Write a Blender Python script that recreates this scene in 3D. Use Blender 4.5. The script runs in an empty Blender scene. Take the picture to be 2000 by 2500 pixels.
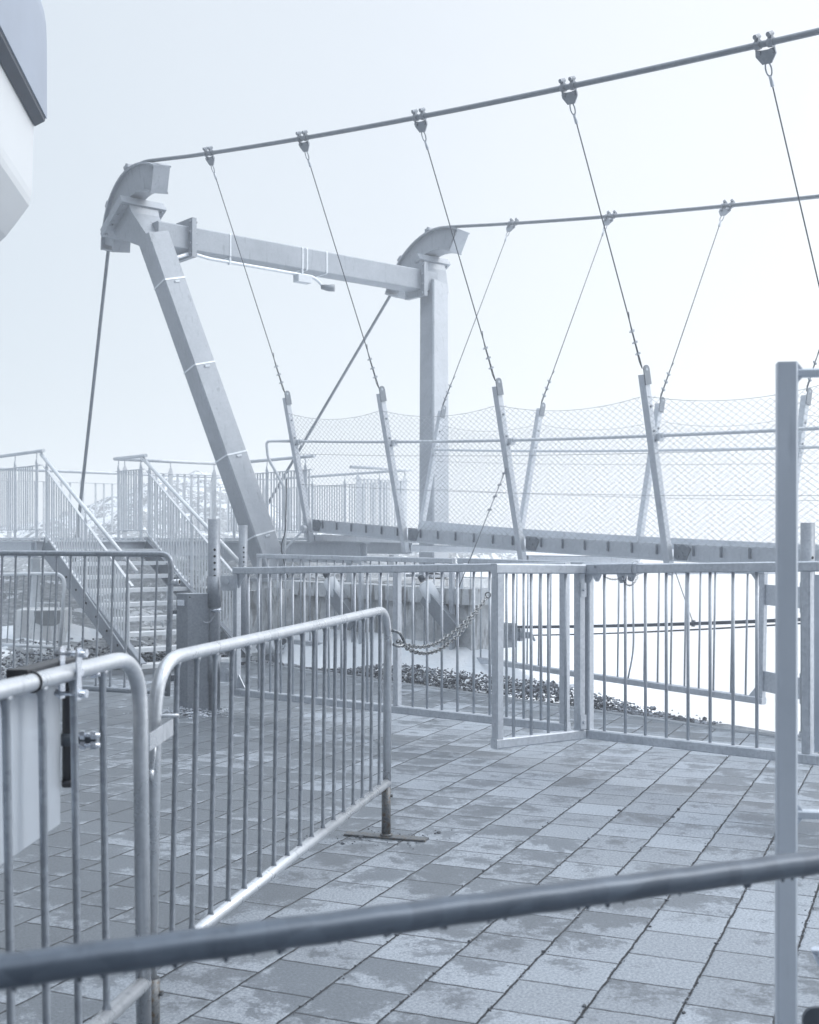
import bpy, math, random
from mathutils import Vector as V, noise as NZ

random.seed(7)
S = bpy.context.scene
COL = S.collection
R = math.radians

# ------------------------------------------------------------------ camera
EYE, FP, CX, CY = 1.5, 3000.0, 1000.0, 1318.0      # eye height; focal length, centre column and horizon row of the 2000 x 2500 photo
cd = bpy.data.cameras.new('camera')
cam = bpy.data.objects.new('camera', cd); COL.objects.link(cam)
cam.location = (0, 0, EYE); cam.rotation_euler = (R(90), 0, 0)
cd.sensor_fit = 'AUTO'; cd.sensor_width = 36; cd.lens = 36 * FP / 2500.0
cd.shift_y = (CY - 1250.0) / 2500.0
cd.clip_start = 0.05; cd.clip_end = 2000
cd.dof.use_dof = True; cd.dof.focus_distance = 8.5; cd.dof.aperture_fstop = 5.6
S.camera = cam
S.render.resolution_x, S.render.resolution_y = 819, 1024

# ------------------------------------------------------------------ light and air
SUN_EL, SUN_AZ = R(42), R(88)          # veiled by cloud, high on the right
SKY_NISHITA, FOG_GAIN, HAZE = 0.10, 2.2, 0.0062
W = bpy.data.worlds.new('World'); S.world = W; W.use_nodes = True
nt = W.node_tree; nt.nodes.clear()
def wn(t, **k):
    n = nt.nodes.new(t)
    for a, b in k.items(): setattr(n, a, b)
    return n
out = wn('ShaderNodeOutputWorld')
sky = wn('ShaderNodeTexSky', sky_type='NISHITA', sun_disc=False)
sky.sun_elevation = SUN_EL; sky.sun_rotation = SUN_AZ; sky.air_density = 2; sky.dust_density = 6; sky.altitude = 2900
b1 = wn('ShaderNodeBackground'); b1.inputs['Strength'].default_value = SKY_NISHITA
nt.links.new(sky.outputs[0], b1.inputs[0])
tc = wn('ShaderNodeTexCoord')
dot = wn('ShaderNodeVectorMath', operation='DOT_PRODUCT')
sd = V((math.cos(R(8)) * math.sin(R(60)), math.cos(R(8)) * math.cos(R(60)), math.sin(R(8))))
dot.inputs[1].default_value = sd
nt.links.new(tc.outputs['Generated'], dot.inputs[0])
ramp = wn('ShaderNodeValToRGB')
e = ramp.color_ramp.elements
e[0].position = 0.0; e[0].color = (0.03, 0.037, 0.047, 1)
e[1].position = 1.0; e[1].color = (0.98, 0.985, 1.0, 1)
for p, c in ((0.15, (0.056, 0.067, 0.081)), (0.30, (0.183, 0.204, 0.232)), (0.47, (0.225, 0.249, 0.277)), (0.60, (0.299, 0.330, 0.362)), (0.75, (0.346, 0.371, 0.400)), (0.87, (0.413, 0.426, 0.443))):
    x = e.new(p); x.color = (*c, 1)
mr = wn('ShaderNodeMapRange'); mr.inputs['From Min'].default_value = -1; mr.inputs['From Max'].default_value = 1
nt.links.new(dot.outputs['Value'], mr.inputs['Value'])
nt.links.new(mr.outputs[0], ramp.inputs[0])
b2 = wn('ShaderNodeBackground'); b2.inputs['Strength'].default_value = FOG_GAIN
# overcast: the cloud is brightest overhead
sz = wn('ShaderNodeSeparateXYZ'); nt.links.new(tc.outputs['Generated'], sz.inputs[0])
zr = wn('ShaderNodeMapRange', interpolation_type='SMOOTHSTEP'); zr.inputs['From Min'].default_value = .40; zr.inputs['From Max'].default_value = .78
nt.links.new(sz.outputs[2], zr.inputs['Value'])
zc = wn('ShaderNodeVectorMath', operation='SCALE'); zc.inputs[0].default_value = (.43, .46, .495); nt.links.new(zr.outputs[0], zc.inputs['Scale'])
za = wn('ShaderNodeVectorMath', operation='ADD'); nt.links.new(ramp.outputs[0], za.inputs[0]); nt.links.new(zc.outputs[0], za.inputs[1])
nt.links.new(za.outputs[0], b2.inputs[0])
mx = wn('ShaderNodeMixShader'); mx.inputs[0].default_value = 0.90
nt.links.new(b1.outputs[0], mx.inputs[1]); nt.links.new(b2.outputs[0], mx.inputs[2])
nt.links.new(mx.outputs[0], out.inputs[0])

sl = bpy.data.lights.new('sun', 'SUN'); sl.energy = 1.15; sl.angle = R(30); sl.color = (1.0, 0.97, 0.93)
so = bpy.data.objects.new('sun', sl); COL.objects.link(so); so.location = (10, 20, 25)
sv = V((math.cos(SUN_EL) * math.sin(SUN_AZ), math.cos(SUN_EL) * math.cos(SUN_AZ), math.sin(SUN_EL)))
so.rotation_euler = sv.to_track_quat('Z', 'Y').to_euler()

S.view_settings.view_transform = 'Standard'; S.view_settings.look = 'None'
S.view_settings.exposure = 0.2; S.view_settings.gamma = 1.0
S.view_settings.use_curve_mapping = False
S.cycles.volume_bounces = 6; S.cycles.max_bounces = 10; S.cycles.diffuse_bounces = 3; S.cycles.glossy_bounces = 3
S.cycles.use_denoising = True

# ------------------------------------------------------------------ coordinates
def P(px, py, Y):
    """point at distance Y whose picture position in the 2000 x 2500 photograph was measured"""
    return V(((px - CX) * Y / FP, Y, EYE - (py - CY) * Y / FP))
E1 = V((0.64068, -0.76781, 0)); E2 = V((0.76781, 0.64068, 0)); UP = V((0, 0, 1))   # along / across the footbridge
def ST(s, t, z=0.0):
    return E1 * s + E2 * t + UP * z
def lerp(a, b, f): return a + (b - a) * f

# ------------------------------------------------------------------ mesh builder
class MB:
    def __init__(self): self.v = []; self.f = []; self.sm = []
    def add(self, vs, fs, smooth=False):
        o = len(self.v); self.v += [V(p) for p in vs]
        for f in fs: self.f.append([i + o for i in f]); self.sm.append(smooth)
        return self
    def box(self, c, hx, hy, hz):
        c = V(c); vs = [c + hx * a + hy * b + hz * d for a in (-1, 1) for b in (-1, 1) for d in (-1, 1)]
        return self.add(vs, [(0, 1, 3, 2), (4, 6, 7, 5), (0, 4, 5, 1), (2, 3, 7, 6), (0, 2, 6, 4), (1, 5, 7, 3)])
    def beam(self, a, b, w, h, up=UP, c=None, w2=None, h2=None):
        """bar of w (sideways) x h (along up) with eased edges"""
        a, b = V(a), V(b); d = (b - a).normalized()
        sx = d.cross(up)
        if sx.length < 1e-4: sx = d.cross(V((1, 0, 0)))
        sx.normalize(); uy = sx.cross(d).normalized()
        c = min(w, h) * 0.12 if c is None else c
        rings = []
        for p, ww, hh in ((a, w, h), (b, w2 or w, h2 or h)):
            x, y = ww / 2, hh / 2
            rings.append([p + sx * i + uy * j for i, j in ((x - c, -y), (x, -y + c), (x, y - c), (x - c, y), (-x + c, y), (-x, y - c), (-x, -y + c), (-x + c, -y))])
        fs = [(k, (k + 1) % 8, 8 + (k + 1) % 8, 8 + k) for k in range(8)]
        fs += [tuple(range(7, -1, -1)), tuple(range(8, 16))]
        return self.add(rings[0] + rings[1], fs)
    def tube(self, pts, r, n=12, caps=True, closed=False, smooth=True):
        pts = [V(p) for p in pts]; m = len(pts)
        rr = r if isinstance(r, (list, tuple)) else [r] * m
        tan = []
        for i in range(m):
            a = pts[(i - 1) % m] if closed or i > 0 else pts[i]
            b = pts[(i + 1) % m] if closed or i < m - 1 else pts[i]
            tan.append((b - a).normalized())
        x = tan[0].cross(UP)
        if x.length < 1e-3: x = tan[0].cross(V((1, 0, 0)))
        x.normalize(); vs = []
        for i in range(m):
            x = (x - tan[i] * x.dot(tan[i])).normalized(); y = tan[i].cross(x)
            for k in range(n):
                a = 2 * math.pi * k / n
                vs.append(pts[i] + (x * math.cos(a) + y * math.sin(a)) * rr[i])
        fs = []
        for i in range(m if closed else m - 1):
            j = (i + 1) % m
            for k in range(n):
                fs.append((i * n + k, i * n + (k + 1) % n, j * n + (k + 1) % n, j * n + k))
        self.add(vs, fs, smooth)
        if caps and not closed:
            o = len(self.v) - len(vs)
            self.f.append([o + k for k in range(n - 1, -1, -1)]); self.sm.append(False)
            self.f.append([o + (m - 1) * n + k for k in range(n)]); self.sm.append(False)
        return self
    def prism(self, poly, d):
        """polygon (list of points) pushed by vector d"""
        n = len(poly); vs = [V(p) for p in poly] + [V(p) + d for p in poly]
        fs = [(k, (k + 1) % n, n + (k + 1) % n, n + k) for k in range(n)] + [tuple(range(n - 1, -1, -1)), tuple(range(n, 2 * n))]
        return self.add(vs, fs)
    def rock(self, c, r, seed):
        t = (1 + 5 ** .5) / 2
        vs = [(-1, t, 0), (1, t, 0), (-1, -t, 0), (1, -t, 0), (0, -1, t), (0, 1, t), (0, -1, -t), (0, 1, -t), (t, 0, -1), (t, 0, 1), (-t, 0, -1), (-t, 0, 1)]
        fs = [(0, 11, 5), (0, 5, 1), (0, 1, 7), (0, 7, 10), (0, 10, 11), (1, 5, 9), (5, 11, 4), (11, 10, 2), (10, 7, 6), (7, 1, 8), (3, 9, 4), (3, 4, 2), (3, 2, 6), (3, 6, 8), (3, 8, 9), (4, 9, 5), (2, 4, 11), (6, 2, 10), (8, 6, 7), (9, 8, 1)]
        rn = random.Random(seed); a = rn.random() * 6.28
        sc = V((rn.uniform(.6, 1.3), rn.uniform(.6, 1.3), rn.uniform(.35, .8)))
        o = []
        for p in vs:
            q = V(p).normalized() * r * rn.uniform(.75, 1.2); q = V((q.x * sc.x, q.y * sc.y, q.z * sc.z))
            o.append(V(c) + V((q.x * math.cos(a) - q.y * math.sin(a), q.x * math.sin(a) + q.y * math.cos(a), q.z)))
        return self.add(o, fs)
    def build(self, name, mat, parent=None, base=None):
        me = bpy.data.meshes.new(name)
        org = V((0, 0, 0))
        if parent is not None:
            q = parent
            while q is not None: org += V(q.location); q = q.parent
        elif base is not None: org = V(base)
        me.from_pydata([tuple(p - org) for p in self.v], [], self.f)
        me.polygons.foreach_set('use_smooth', self.sm)
        me.materials.append(mat); me.update()
        o = bpy.data.objects.new(name, me); COL.objects.link(o)
        if parent is not None: o.parent = parent
        elif base is not None: o.location = base
        return o
    def build_each(self, name, mat, parent):
        """every separate piece becomes an object of its own"""
        par = list(range(len(self.v)))
        def fd(i):
            while par[i] != i: par[i] = par[par[i]]; i = par[i]
            return i
        for f in self.f:
            for k in f[1:]: par[fd(k)] = fd(f[0])
        out = {}
        for f, m in zip(self.f, self.sm):
            out.setdefault(fd(f[0]), []).append((f, m))
        for k, fs in out.items():
            ids = sorted({i for f, _ in fs for i in f}); ix = {j: n for n, j in enumerate(ids)}
            c = MB(); c.v = [self.v[j] for j in ids]; c.f = [[ix[j] for j in f] for f, _ in fs]; c.sm = [m for _, m in fs]; c.build(name, mat, parent)

def tag(o, label=None, cat=None, group=None, kind=None):
    if label: o['label'] = label
    if cat: o['category'] = cat
    if group: o['group'] = group
    if kind: o['kind'] = kind
    return o
def thing(name, loc, label, cat, group=None):
    o = bpy.data.objects.new(name, None); COL.objects.link(o); o.location = loc; o.empty_display_size = .2
    return tag(o, label, cat, group)

def bend(pts, rad, n=8):
    """polyline with its inner corners rounded"""
    o = [V(pts[0])]
    for i in range(1, len(pts) - 1):
        a, b, c = V(pts[i - 1]), V(pts[i]), V(pts[i + 1])
        u = (a - b).normalized(); w = (c - b).normalized()
        k = min(rad, (a - b).length * .49, (c - b).length * .49)
        # circular arc tangent to both legs
        p0, p1 = b + u * k, b + w * k
        for j in range(n + 1):
            f = j / n; o.append(p0 * (1 - f) ** 2 + b * 2 * f * (1 - f) * .5 * 2 * .5 + b * f * (1 - f) * 1.0 + p1 * f ** 2) if False else o.append(p0 * (1 - f) ** 2 + b * (2 * f * (1 - f)) + p1 * f ** 2)
    o.append(V(pts[-1])); return o

# ------------------------------------------------------------------ materials
def srgb(r, g, b):
    f = lambda c: (c / 255) / 12.92 if c / 255 <= .04045 else ((c / 255 + .055) / 1.055) ** 2.4
    return (f(r), f(g), f(b), 1)
class NT:
    def __init__(self, name):
        self.m = bpy.data.materials.new(name); self.m.use_nodes = True
        self.t = self.m.node_tree; self.t.nodes.clear()
        self.out = self.n('ShaderNodeOutputMaterial'); self.b = self.n('ShaderNodeBsdfPrincipled')
        self.l(self.b.outputs[0], self.out.inputs[0])
        self.pos = self.n('ShaderNodeNewGeometry').outputs['Position']
    def n(self, t, **k):
        x = self.t.nodes.new(t)
        for a, b in k.items(): setattr(x, a, b)
        return x
    def l(self, a, b): self.t.links.new(a, b)
    def put(self, sock, v):
        if hasattr(v, 'is_output') or isinstance(v, bpy.types.NodeSocket): self.l(v, sock)
        else: sock.default_value = v
    def math(self, op, a, b=None, c=None, clamp=False):
        x = self.n('ShaderNodeMath', operation=op, use_clamp=clamp)
        for i, v in enumerate((a, b, c)):
            if v is not None: self.put(x.inputs[i], v)
        return x.outputs[0]
    def vmath(self, op, a, b=None):
        x = self.n('ShaderNodeVectorMath', operation=op); self.put(x.inputs[0], a)
        if b is not None: self.put(x.inputs[1], b)
        return x.outputs['Value'] if op == 'DOT_PRODUCT' else x.outputs[0]
    def noise(self, scale, detail=4, rough=.55, vec=None, dist=0.0):
        x = self.n('ShaderNodeTexNoise'); x.inputs['Scale'].default_value = scale; x.inputs['Detail'].default_value = detail
        x.inputs['Roughness'].default_value = rough; x.inputs['Distortion'].default_value = dist
        self.l(self.pos if vec is None else vec, x.inputs['Vector']); return x.outputs['Fac']
    def ramp(self, fac, *st):
        x = self.n('ShaderNodeValToRGB'); e = x.color_ramp.elements
        while len(e) < len(st): e.new(.5)
        for i, (p, c) in enumerate(st):
            e[i].position = p; e[i].color = c if len(c) == 4 else (*c, 1)
        self.l(fac, x.inputs[0]); return x.outputs[0]
    def step(self, v, a, b):
        x = self.n('ShaderNodeMapRange', interpolation_type='SMOOTHSTEP'); self.put(x.inputs['Value'], v)
        self.put(x.inputs['From Min'], a); self.put(x.inputs['From Max'], b); return x.outputs[0]
    def mix(self, f, a, b):
        x = self.n('ShaderNodeMix', data_type='RGBA'); self.put(x.inputs[0], f); self.put(x.inputs[6], a); self.put(x.inputs[7], b); return x.outputs[2]
    def mul(self, c, f):
        x = self.n('ShaderNodeMix', data_type='RGBA', blend_type='MULTIPLY'); x.inputs[0].default_value = 1
        self.put(x.inputs[6], c); self.put(x.inputs[7], f); return x.outputs[2]
    def bump(self, h, strength=.3, dist=.01):
        x = self.n('ShaderNodeBump'); x.inputs['Strength'].default_value = strength; x.inputs['Distance'].default_value = dist
        self.l(h, x.inputs['Height']); self.l(x.outputs[0], self.b.inputs['Normal'])
    def set(self, **k):
        for a, v in k.items(): self.put(self.b.inputs[a.replace('_', ' ')], v)
        return self.m

def galv(name, lo, hi, metal=.55, rough=.42, scale=28, stain=.25, blot=3.0, cw=.30):
    """weathered galvanised steel: small crystals, cloudy patches, wet streaks"""
    n = NT(name)
    vo = n.n('ShaderNodeTexVoronoi', feature='F1'); vo.inputs['Scale'].default_value = scale; n.l(n.pos, vo.inputs['Vector'])
    cry = n.n('ShaderNodeSeparateColor'); n.l(vo.outputs['Color'], cry.inputs[0])
    big = n.noise(blot, 5, .62)
    st = n.n('ShaderNodeMapping'); st.inputs['Scale'].default_value = (9, 9, 1.2); n.l(n.pos, st.inputs['Vector'])
    streak = n.noise(2.2, 5, .65, st.outputs[0])
    f = n.math('ADD', n.math('MULTIPLY', cry.outputs[0], cw), n.math('MULTIPLY', big, .95))
    f = n.math('SUBTRACT', f, cw * .5 - .02, clamp=True)
    c = n.mix(f, lo, hi)
    d = n.step(streak, .56, .74)
    c = n.mix(n.math('MULTIPLY', d, stain), c, (lo[0] * .55, lo[1] * .57, lo[2] * .6, 1))
    r = n.math('ADD', n.math('MULTIPLY', big, .22), rough - .1)
    n.bump(n.noise(140, 3), .08, .002)
    return n.set(Base_Color=c, Metallic=metal, Roughness=r)

M = {}
M['tube'] = galv('galvanised_tube', (.40, .435, .48, 1), (.74, .77, .81, 1), .55, .28, 90, .55, 7, .15)
M['bar'] = galv('galvanised_bar', (.18, .205, .24, 1), (.43, .47, .525, 1), .5, .34, 60, .4, 6)
M['gate'] = galv('galvanised_gate', (.38, .42, .475, 1), (.66, .70, .755, 1), .35, .38, 55, .38, 4, .3)
M['gatebar'] = galv('galvanised_gate_bar', (.30, .335, .38, 1), (.54, .58, .635, 1), .4, .38, 55, .3, 4, .3)
M['pylon'] = galv('galvanised_pylon', (.25, .28, .32, 1), (.46, .495, .545, 1), .25, .5, 45, .5, 2.2, .14)
M['bridge'] = galv('galvanised_bridge', (.43, .47, .52, 1), (.70, .735, .785, 1), .25, .48, 40, .35, 3, .2)
M['rail'] = galv('galvanised_railing', (.52, .56, .605, 1), (.78, .81, .845, 1), .15, .48, 30, .25, 3)
M['post'] = galv('grey_frame_steel', (.52, .575, .645, 1), (.68, .735, .81, 1), .25, .42, 70, .45, 3, .08)
M['wet'] = galv('wet_dark_rail', (.030, .044, .066, 1), (.125, .16, .21, 1), .3, .34, 20, .35, 7)
M['box'] = galv('dull_zinc_sheet', (.16, .18, .21, 1), (.34, .375, .425, 1), .4, .43, 70, .2, 3, .25)
M['strap'] = galv('bright_strap', (.6, .65, .7, 1), (.85, .88, .92, 1), .3, .35, 30, .1)
M['bright'] = galv('bright_zinc', (.55, .60, .68, 1), (.85, .88, .93, 1), .85, .22, 80, .2, 9)
M['wire'] = galv('mesh_wire', (.26, .29, .33, 1), (.50, .53, .57, 1), .4, .4, 30, .1)
M['rope'] = galv('steel_rope', (.05, .06, .08, 1), (.12, .14, .17, 1), .4, .5, 60, .2)
M['cable'] = galv('main_cable_steel', (.15, .175, .205, 1), (.27, .30, .34, 1), .35, .42, 30, .3, 3)

def simple(name, c, rough=.6, metal=0, var=.25, scale=6, bump=.1, bs=60):
    n = NT(name); f = n.noise(scale, 6, .62)
    a = tuple(x * (1 - var) for x in c[:3]) + (1,); b = tuple(min(1, x * (1 + var)) for x in c[:3]) + (1,)
    n.bump(n.noise(bs, 4), bump, .004)
    return n.set(Base_Color=n.ramp(f, (.3, a), (.7, b)), Roughness=rough, Metallic=metal)
M['black'] = simple('black_plastic', (.012, .015, .022), .42, 0, .3, 9, .05)
M['hole'] = simple('drilled_hole', (.004, .005, .008), .9, 0, .1)
M['panel'] = simple('white_sheet_panel', (.50, .55, .615), .22, .1, .05, 3, .02)
M['infill'] = simple('satin_infill_sheet', (.55, .61, .70), .28, .55, .12, 2.5, .03)
M['roofm'] = simple('blue_grey_roof_metal', (.27, .315, .395), .42, .25, .06, 2, .02)
M['fascia'] = simple('dark_soffit_metal', (.055, .07, .095), .5, .2, .15, 4, .03)
M['wallw'] = simple('white_cladding', (.58, .61, .64), .45, 0, .02, 1.5, .01)
M['dark'] = simple('dark_fitting', (.055, .07, .09), .45, .3, .3, 8, .1)
M['whitepipe'] = simple('white_plastic_pipe', (.66, .70, .75), .5, 0, .08, 5, .03)
M['cablew'] = simple('grey_cable_sheath', (.30, .33, .38), .5, 0, .15, 8, .03)

def rusty():
    n = NT('rusty_foot_steel'); f = n.noise(55, 6, .7); g = n.noise(12, 4)
    c = n.ramp(f, (.36, (.055, .062, .072)), (.50, (.15, .165, .18)), (.60, (.11, .085, .06)), (.70, (.06, .035, .022)))
    n.bump(f, .3, .003)
    return n.set(Base_Color=c, Roughness=n.math('ADD', n.math('MULTIPLY', g, .3), .25), Metallic=.25)
M['rust'] = rusty()

def concrete(name, c1, c2, rust=0.0):
    n = NT(name); f = n.noise(3.5, 8, .65); g = n.noise(40, 5, .6)
    c = n.ramp(f, (.32, c1), (.68, c2)); c = n.mix(n.math('MULTIPLY', n.step(g, .60, .72), .5), c, (.08, .09, .10, 1))
    if rust:
        st = n.n('ShaderNodeMapping'); st.inputs['Scale'].default_value = (5, 5, .7); n.l(n.pos, st.inputs['Vector'])
        c = n.mix(n.math('MULTIPLY', n.step(n.noise(1.6, 5, .6, st.outputs[0]), .52, .60), rust), c, (.10, .095, .10, 1))
    n.bump(n.math('ADD', f, n.math('MULTIPLY', g, .4)), .5, .03)
    return n.set(Base_Color=c, Roughness=.85)
M['concrete'] = concrete('rough_concrete', (.36, .385, .41), (.76, .785, .81), .5)
M['conc2'] = concrete('smooth_concrete', (.50, .53, .565), (.70, .73, .755), .7)

def snow():
    n = NT('old_snow'); f = n.noise(2.5, 6, .6); g = n.noise(30, 5, .6)
    c = n.ramp(f, (.3, (.74, .80, .86)), (.7, (.92, .94, .97)))
    n.bump(n.math('ADD', f, n.math('MULTIPLY', g, .25)), .45, .08)
    return n.set(Base_Color=c, Roughness=.75)
M['snow'] = snow()

def gravel():
    n = NT('dark_wet_gravel'); x = n.n('ShaderNodeTexVoronoi'); x.inputs['Scale'].default_value = 24; n.l(n.pos, x.inputs['Vector'])
    s = n.n('ShaderNodeSeparateColor'); n.l(x.outputs['Color'], s.inputs[0])
    c = n.ramp(s.outputs[0], (.0, (.025, .03, .038)), (.55, (.10, .115, .14)), (.9, (.30, .33, .38)))
    n.bump(n.noise(60, 4), .4, .01)
    return n.set(Base_Color=c, Roughness=.55)
M['gravel'] = gravel()

def mountain():
    """scree and snow patches; snow lies on the flatter ground"""
    n = NT('scree_and_snow'); geo = n.n('ShaderNodeNewGeometry'); sep = n.n('ShaderNodeSeparateXYZ'); n.l(geo.outputs['Normal'], sep.inputs[0])
    f = n.noise(1.3, 8, .68); g = n.noise(9, 7, .72); h = n.noise(34, 4, .6)
    rock = n.ramp(g, (.30, (.20, .225, .255)), (.50, (.40, .43, .465)), (.70, (.60, .63, .665)))
    rock = n.mix(n.math('MULTIPLY', n.step(h, .56, .68), .5), rock, (.12, .135, .16, 1))
    at = n.n('ShaderNodeAttribute', attribute_name='snow')
    k = n.math('ADD', n.math('ADD', at.outputs['Fac'], n.math('MULTIPLY', n.math('SUBTRACT', f, .5), 1.5)), n.math('MULTIPLY', n.math('SUBTRACT', g, .5), .9))
    k = n.step(k, .47, .56)
    c = n.mix(k, rock, (.86, .90, .95, 1))
    n.bump(n.math('ADD', g, n.math('MULTIPLY', h, .5)), .7, .12)
    return n.set(Base_Color=c, Roughness=.85)
M['mountain'] = mountain()

PW = 0.2825                                        # paving stone module
QA = V((0.92, -0.392, 0)); PA = V((0.392, 0.92, 0))
def paving():
    n = NT('concrete_paving_stones')
    wob = n.n('ShaderNodeTexNoise'); wob.inputs['Scale'].default_value = 9; n.l(n.pos, wob.inputs['Vector'])
    w = n.vmath('SCALE', n.vmath('SUBTRACT', wob.outputs['Color'], (.5, .5, .5))); w.node.inputs['Scale'].default_value = .012
    pos = n.vmath('ADD', n.pos, w)
    q = n.math('DIVIDE', n.math('ADD', n.vmath('DOT_PRODUCT', pos, tuple(QA)), 1.021), PW)
    row = n.math('FLOOR', q)
    rn = n.n('ShaderNodeTexWhiteNoise', noise_dimensions='1D'); n.l(row, rn.inputs['W'])
    p = n.math('DIVIDE', n.math('SUBTRACT', n.vmath('DOT_PRODUCT', pos, tuple(PA)), 3.995), PW)
    p = n.math('ADD', p, n.math('MULTIPLY', n.math('ADD', row, 1), .5))
    p = n.math('ADD', p, n.math('MULTIPLY', n.math('SUBTRACT', rn.outputs['Value'], .5), .10))
    col = n.math('FLOOR', p)
    fq = n.math('SUBTRACT', q, row); fp = n.math('SUBTRACT', p, col)
    dq = n.math('MINIMUM', fq, n.math('SUBTRACT', 1, fq)); dp = n.math('MINIMUM', fp, n.math('SUBTRACT', 1, fp))
    cv = n.n('ShaderNodeCombineXYZ'); n.l(row, cv.inputs[0]); n.l(col, cv.inputs[1])
    wn_ = n.n('ShaderNodeTexWhiteNoise', noise_dimensions='3D'); n.l(cv.outputs[0], wn_.inputs['Vector'])
    sc = n.n('ShaderNodeSeparateColor'); n.l(wn_.outputs['Color'], sc.inputs[0]); r1, r2, r3 = sc.outputs
    # joints: continuous ones a little wider, both ragged
    jn = n.noise(26, 4, .6); jw = n.math('ADD', n.math('MULTIPLY', n.step(jn, .42, .74), .014), .012)
    ja = n.math('SUBTRACT', 1, n.step(dq, n.math('MULTIPLY', jw, .72), n.math('ADD', n.math('MULTIPLY', jw, .72), .010)))
    jb = n.math('SUBTRACT', 1, n.step(dp, n.math('MULTIPLY', jw, .62), n.math('ADD', n.math('MULTIPLY', jw, .62), .011)))
    jb = n.math('MULTIPLY', jb, n.math('ADD', n.math('MULTIPLY', r3, .25), .75))
    joint = n.math('MAXIMUM', ja, jb)
    # damp blotches: every stone dries in its own way, whole areas stay wet
    off = n.vmath('SCALE', wn_.outputs['Color']); off.node.inputs['Scale'].default_value = 7
    pv = n.vmath('ADD', n.pos, off)
    b = n.noise(8.5, 10, .74, pv, .5)
    area = n.noise(.55, 4, .5); area2 = n.noise(1.7, 5, .6)
    sx = n.n('ShaderNodeSeparateXYZ'); n.l(n.pos, sx.inputs[0])
    left = n.math('SUBTRACT', 1, n.step(sx.outputs[0], -1.3, .5))
    centre = n.math('ADD', n.math('MULTIPLY', n.math('MULTIPLY', dq, dp), .35), n.math('MULTIPLY', n.math('SUBTRACT', fp, .5), .10))
    bg = n.noise(4.2, 10, .72, None, .6)
    b = n.math('ADD', n.math('MULTIPLY', b, .55), n.math('MULTIPLY', bg, .45))
    k = n.math('ADD', b, n.math('MULTIPLY', n.math('SUBTRACT', r1, .5), .12))
    k = n.math('ADD', k, n.math('MULTIPLY', n.math('SUBTRACT', area, .5), .55))
    k = n.math('ADD', k, n.math('MULTIPLY', n.math('SUBTRACT', area2, .5), .35))
    k = n.math('ADD', k, n.math('MULTIPLY', left, .11)); k = n.math('ADD', k, centre)
    k = n.math('ADD', k, n.math('MULTIPLY', n.math('SUBTRACT', n.noise(38, 6, .75), .5), .30))
    wet = n.math('MULTIPLY', n.step(k, .517, .585), .84)
    soft = n.step(k, .47, .62)
    g = n.noise(95, 5, .8); g2 = n.noise(60, 5, .65)
    tone = n.math('ADD', .86, n.math('MULTIPLY', r2, .28))
    g = n.step(g, .26, .74)
    dry = n.mix(g, (.15, .172, .205, 1), (.43, .475, .53, 1))
    dk = n.mix(g, (.075, .088, .105, 1), (.16, .185, .215, 1))
    c = n.mix(n.math('MULTIPLY', soft, .22), dry, dk); c = n.mix(wet, c, dk)
    c = n.mul(c, tone)
    spk = n.step(n.noise(420, 2, .5), .66, .72); c = n.mix(n.math('MULTIPLY', spk, .35), c, (.06, .07, .085, 1))
    c = n.mix(joint, c, (.007, .009, .013, 1))
    edge = n.step(n.math('MINIMUM', dq, dp), .0, .05)
    h = n.math('ADD', n.math('MULTIPLY', edge, .7), n.math('MULTIPLY', n.math('ADD', g2, g), .12))
    h = n.math('ADD', h, n.math('MULTIPLY', r3, .12))
    n.bump(h, .55, .008)
    rough = n.math('SUBTRACT', .78, n.math('MULTIPLY', wet, .40))
    return n.set(Base_Color=c, Roughness=rough, Specular_IOR_Level=.45)
M['paving'] = paving()

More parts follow.
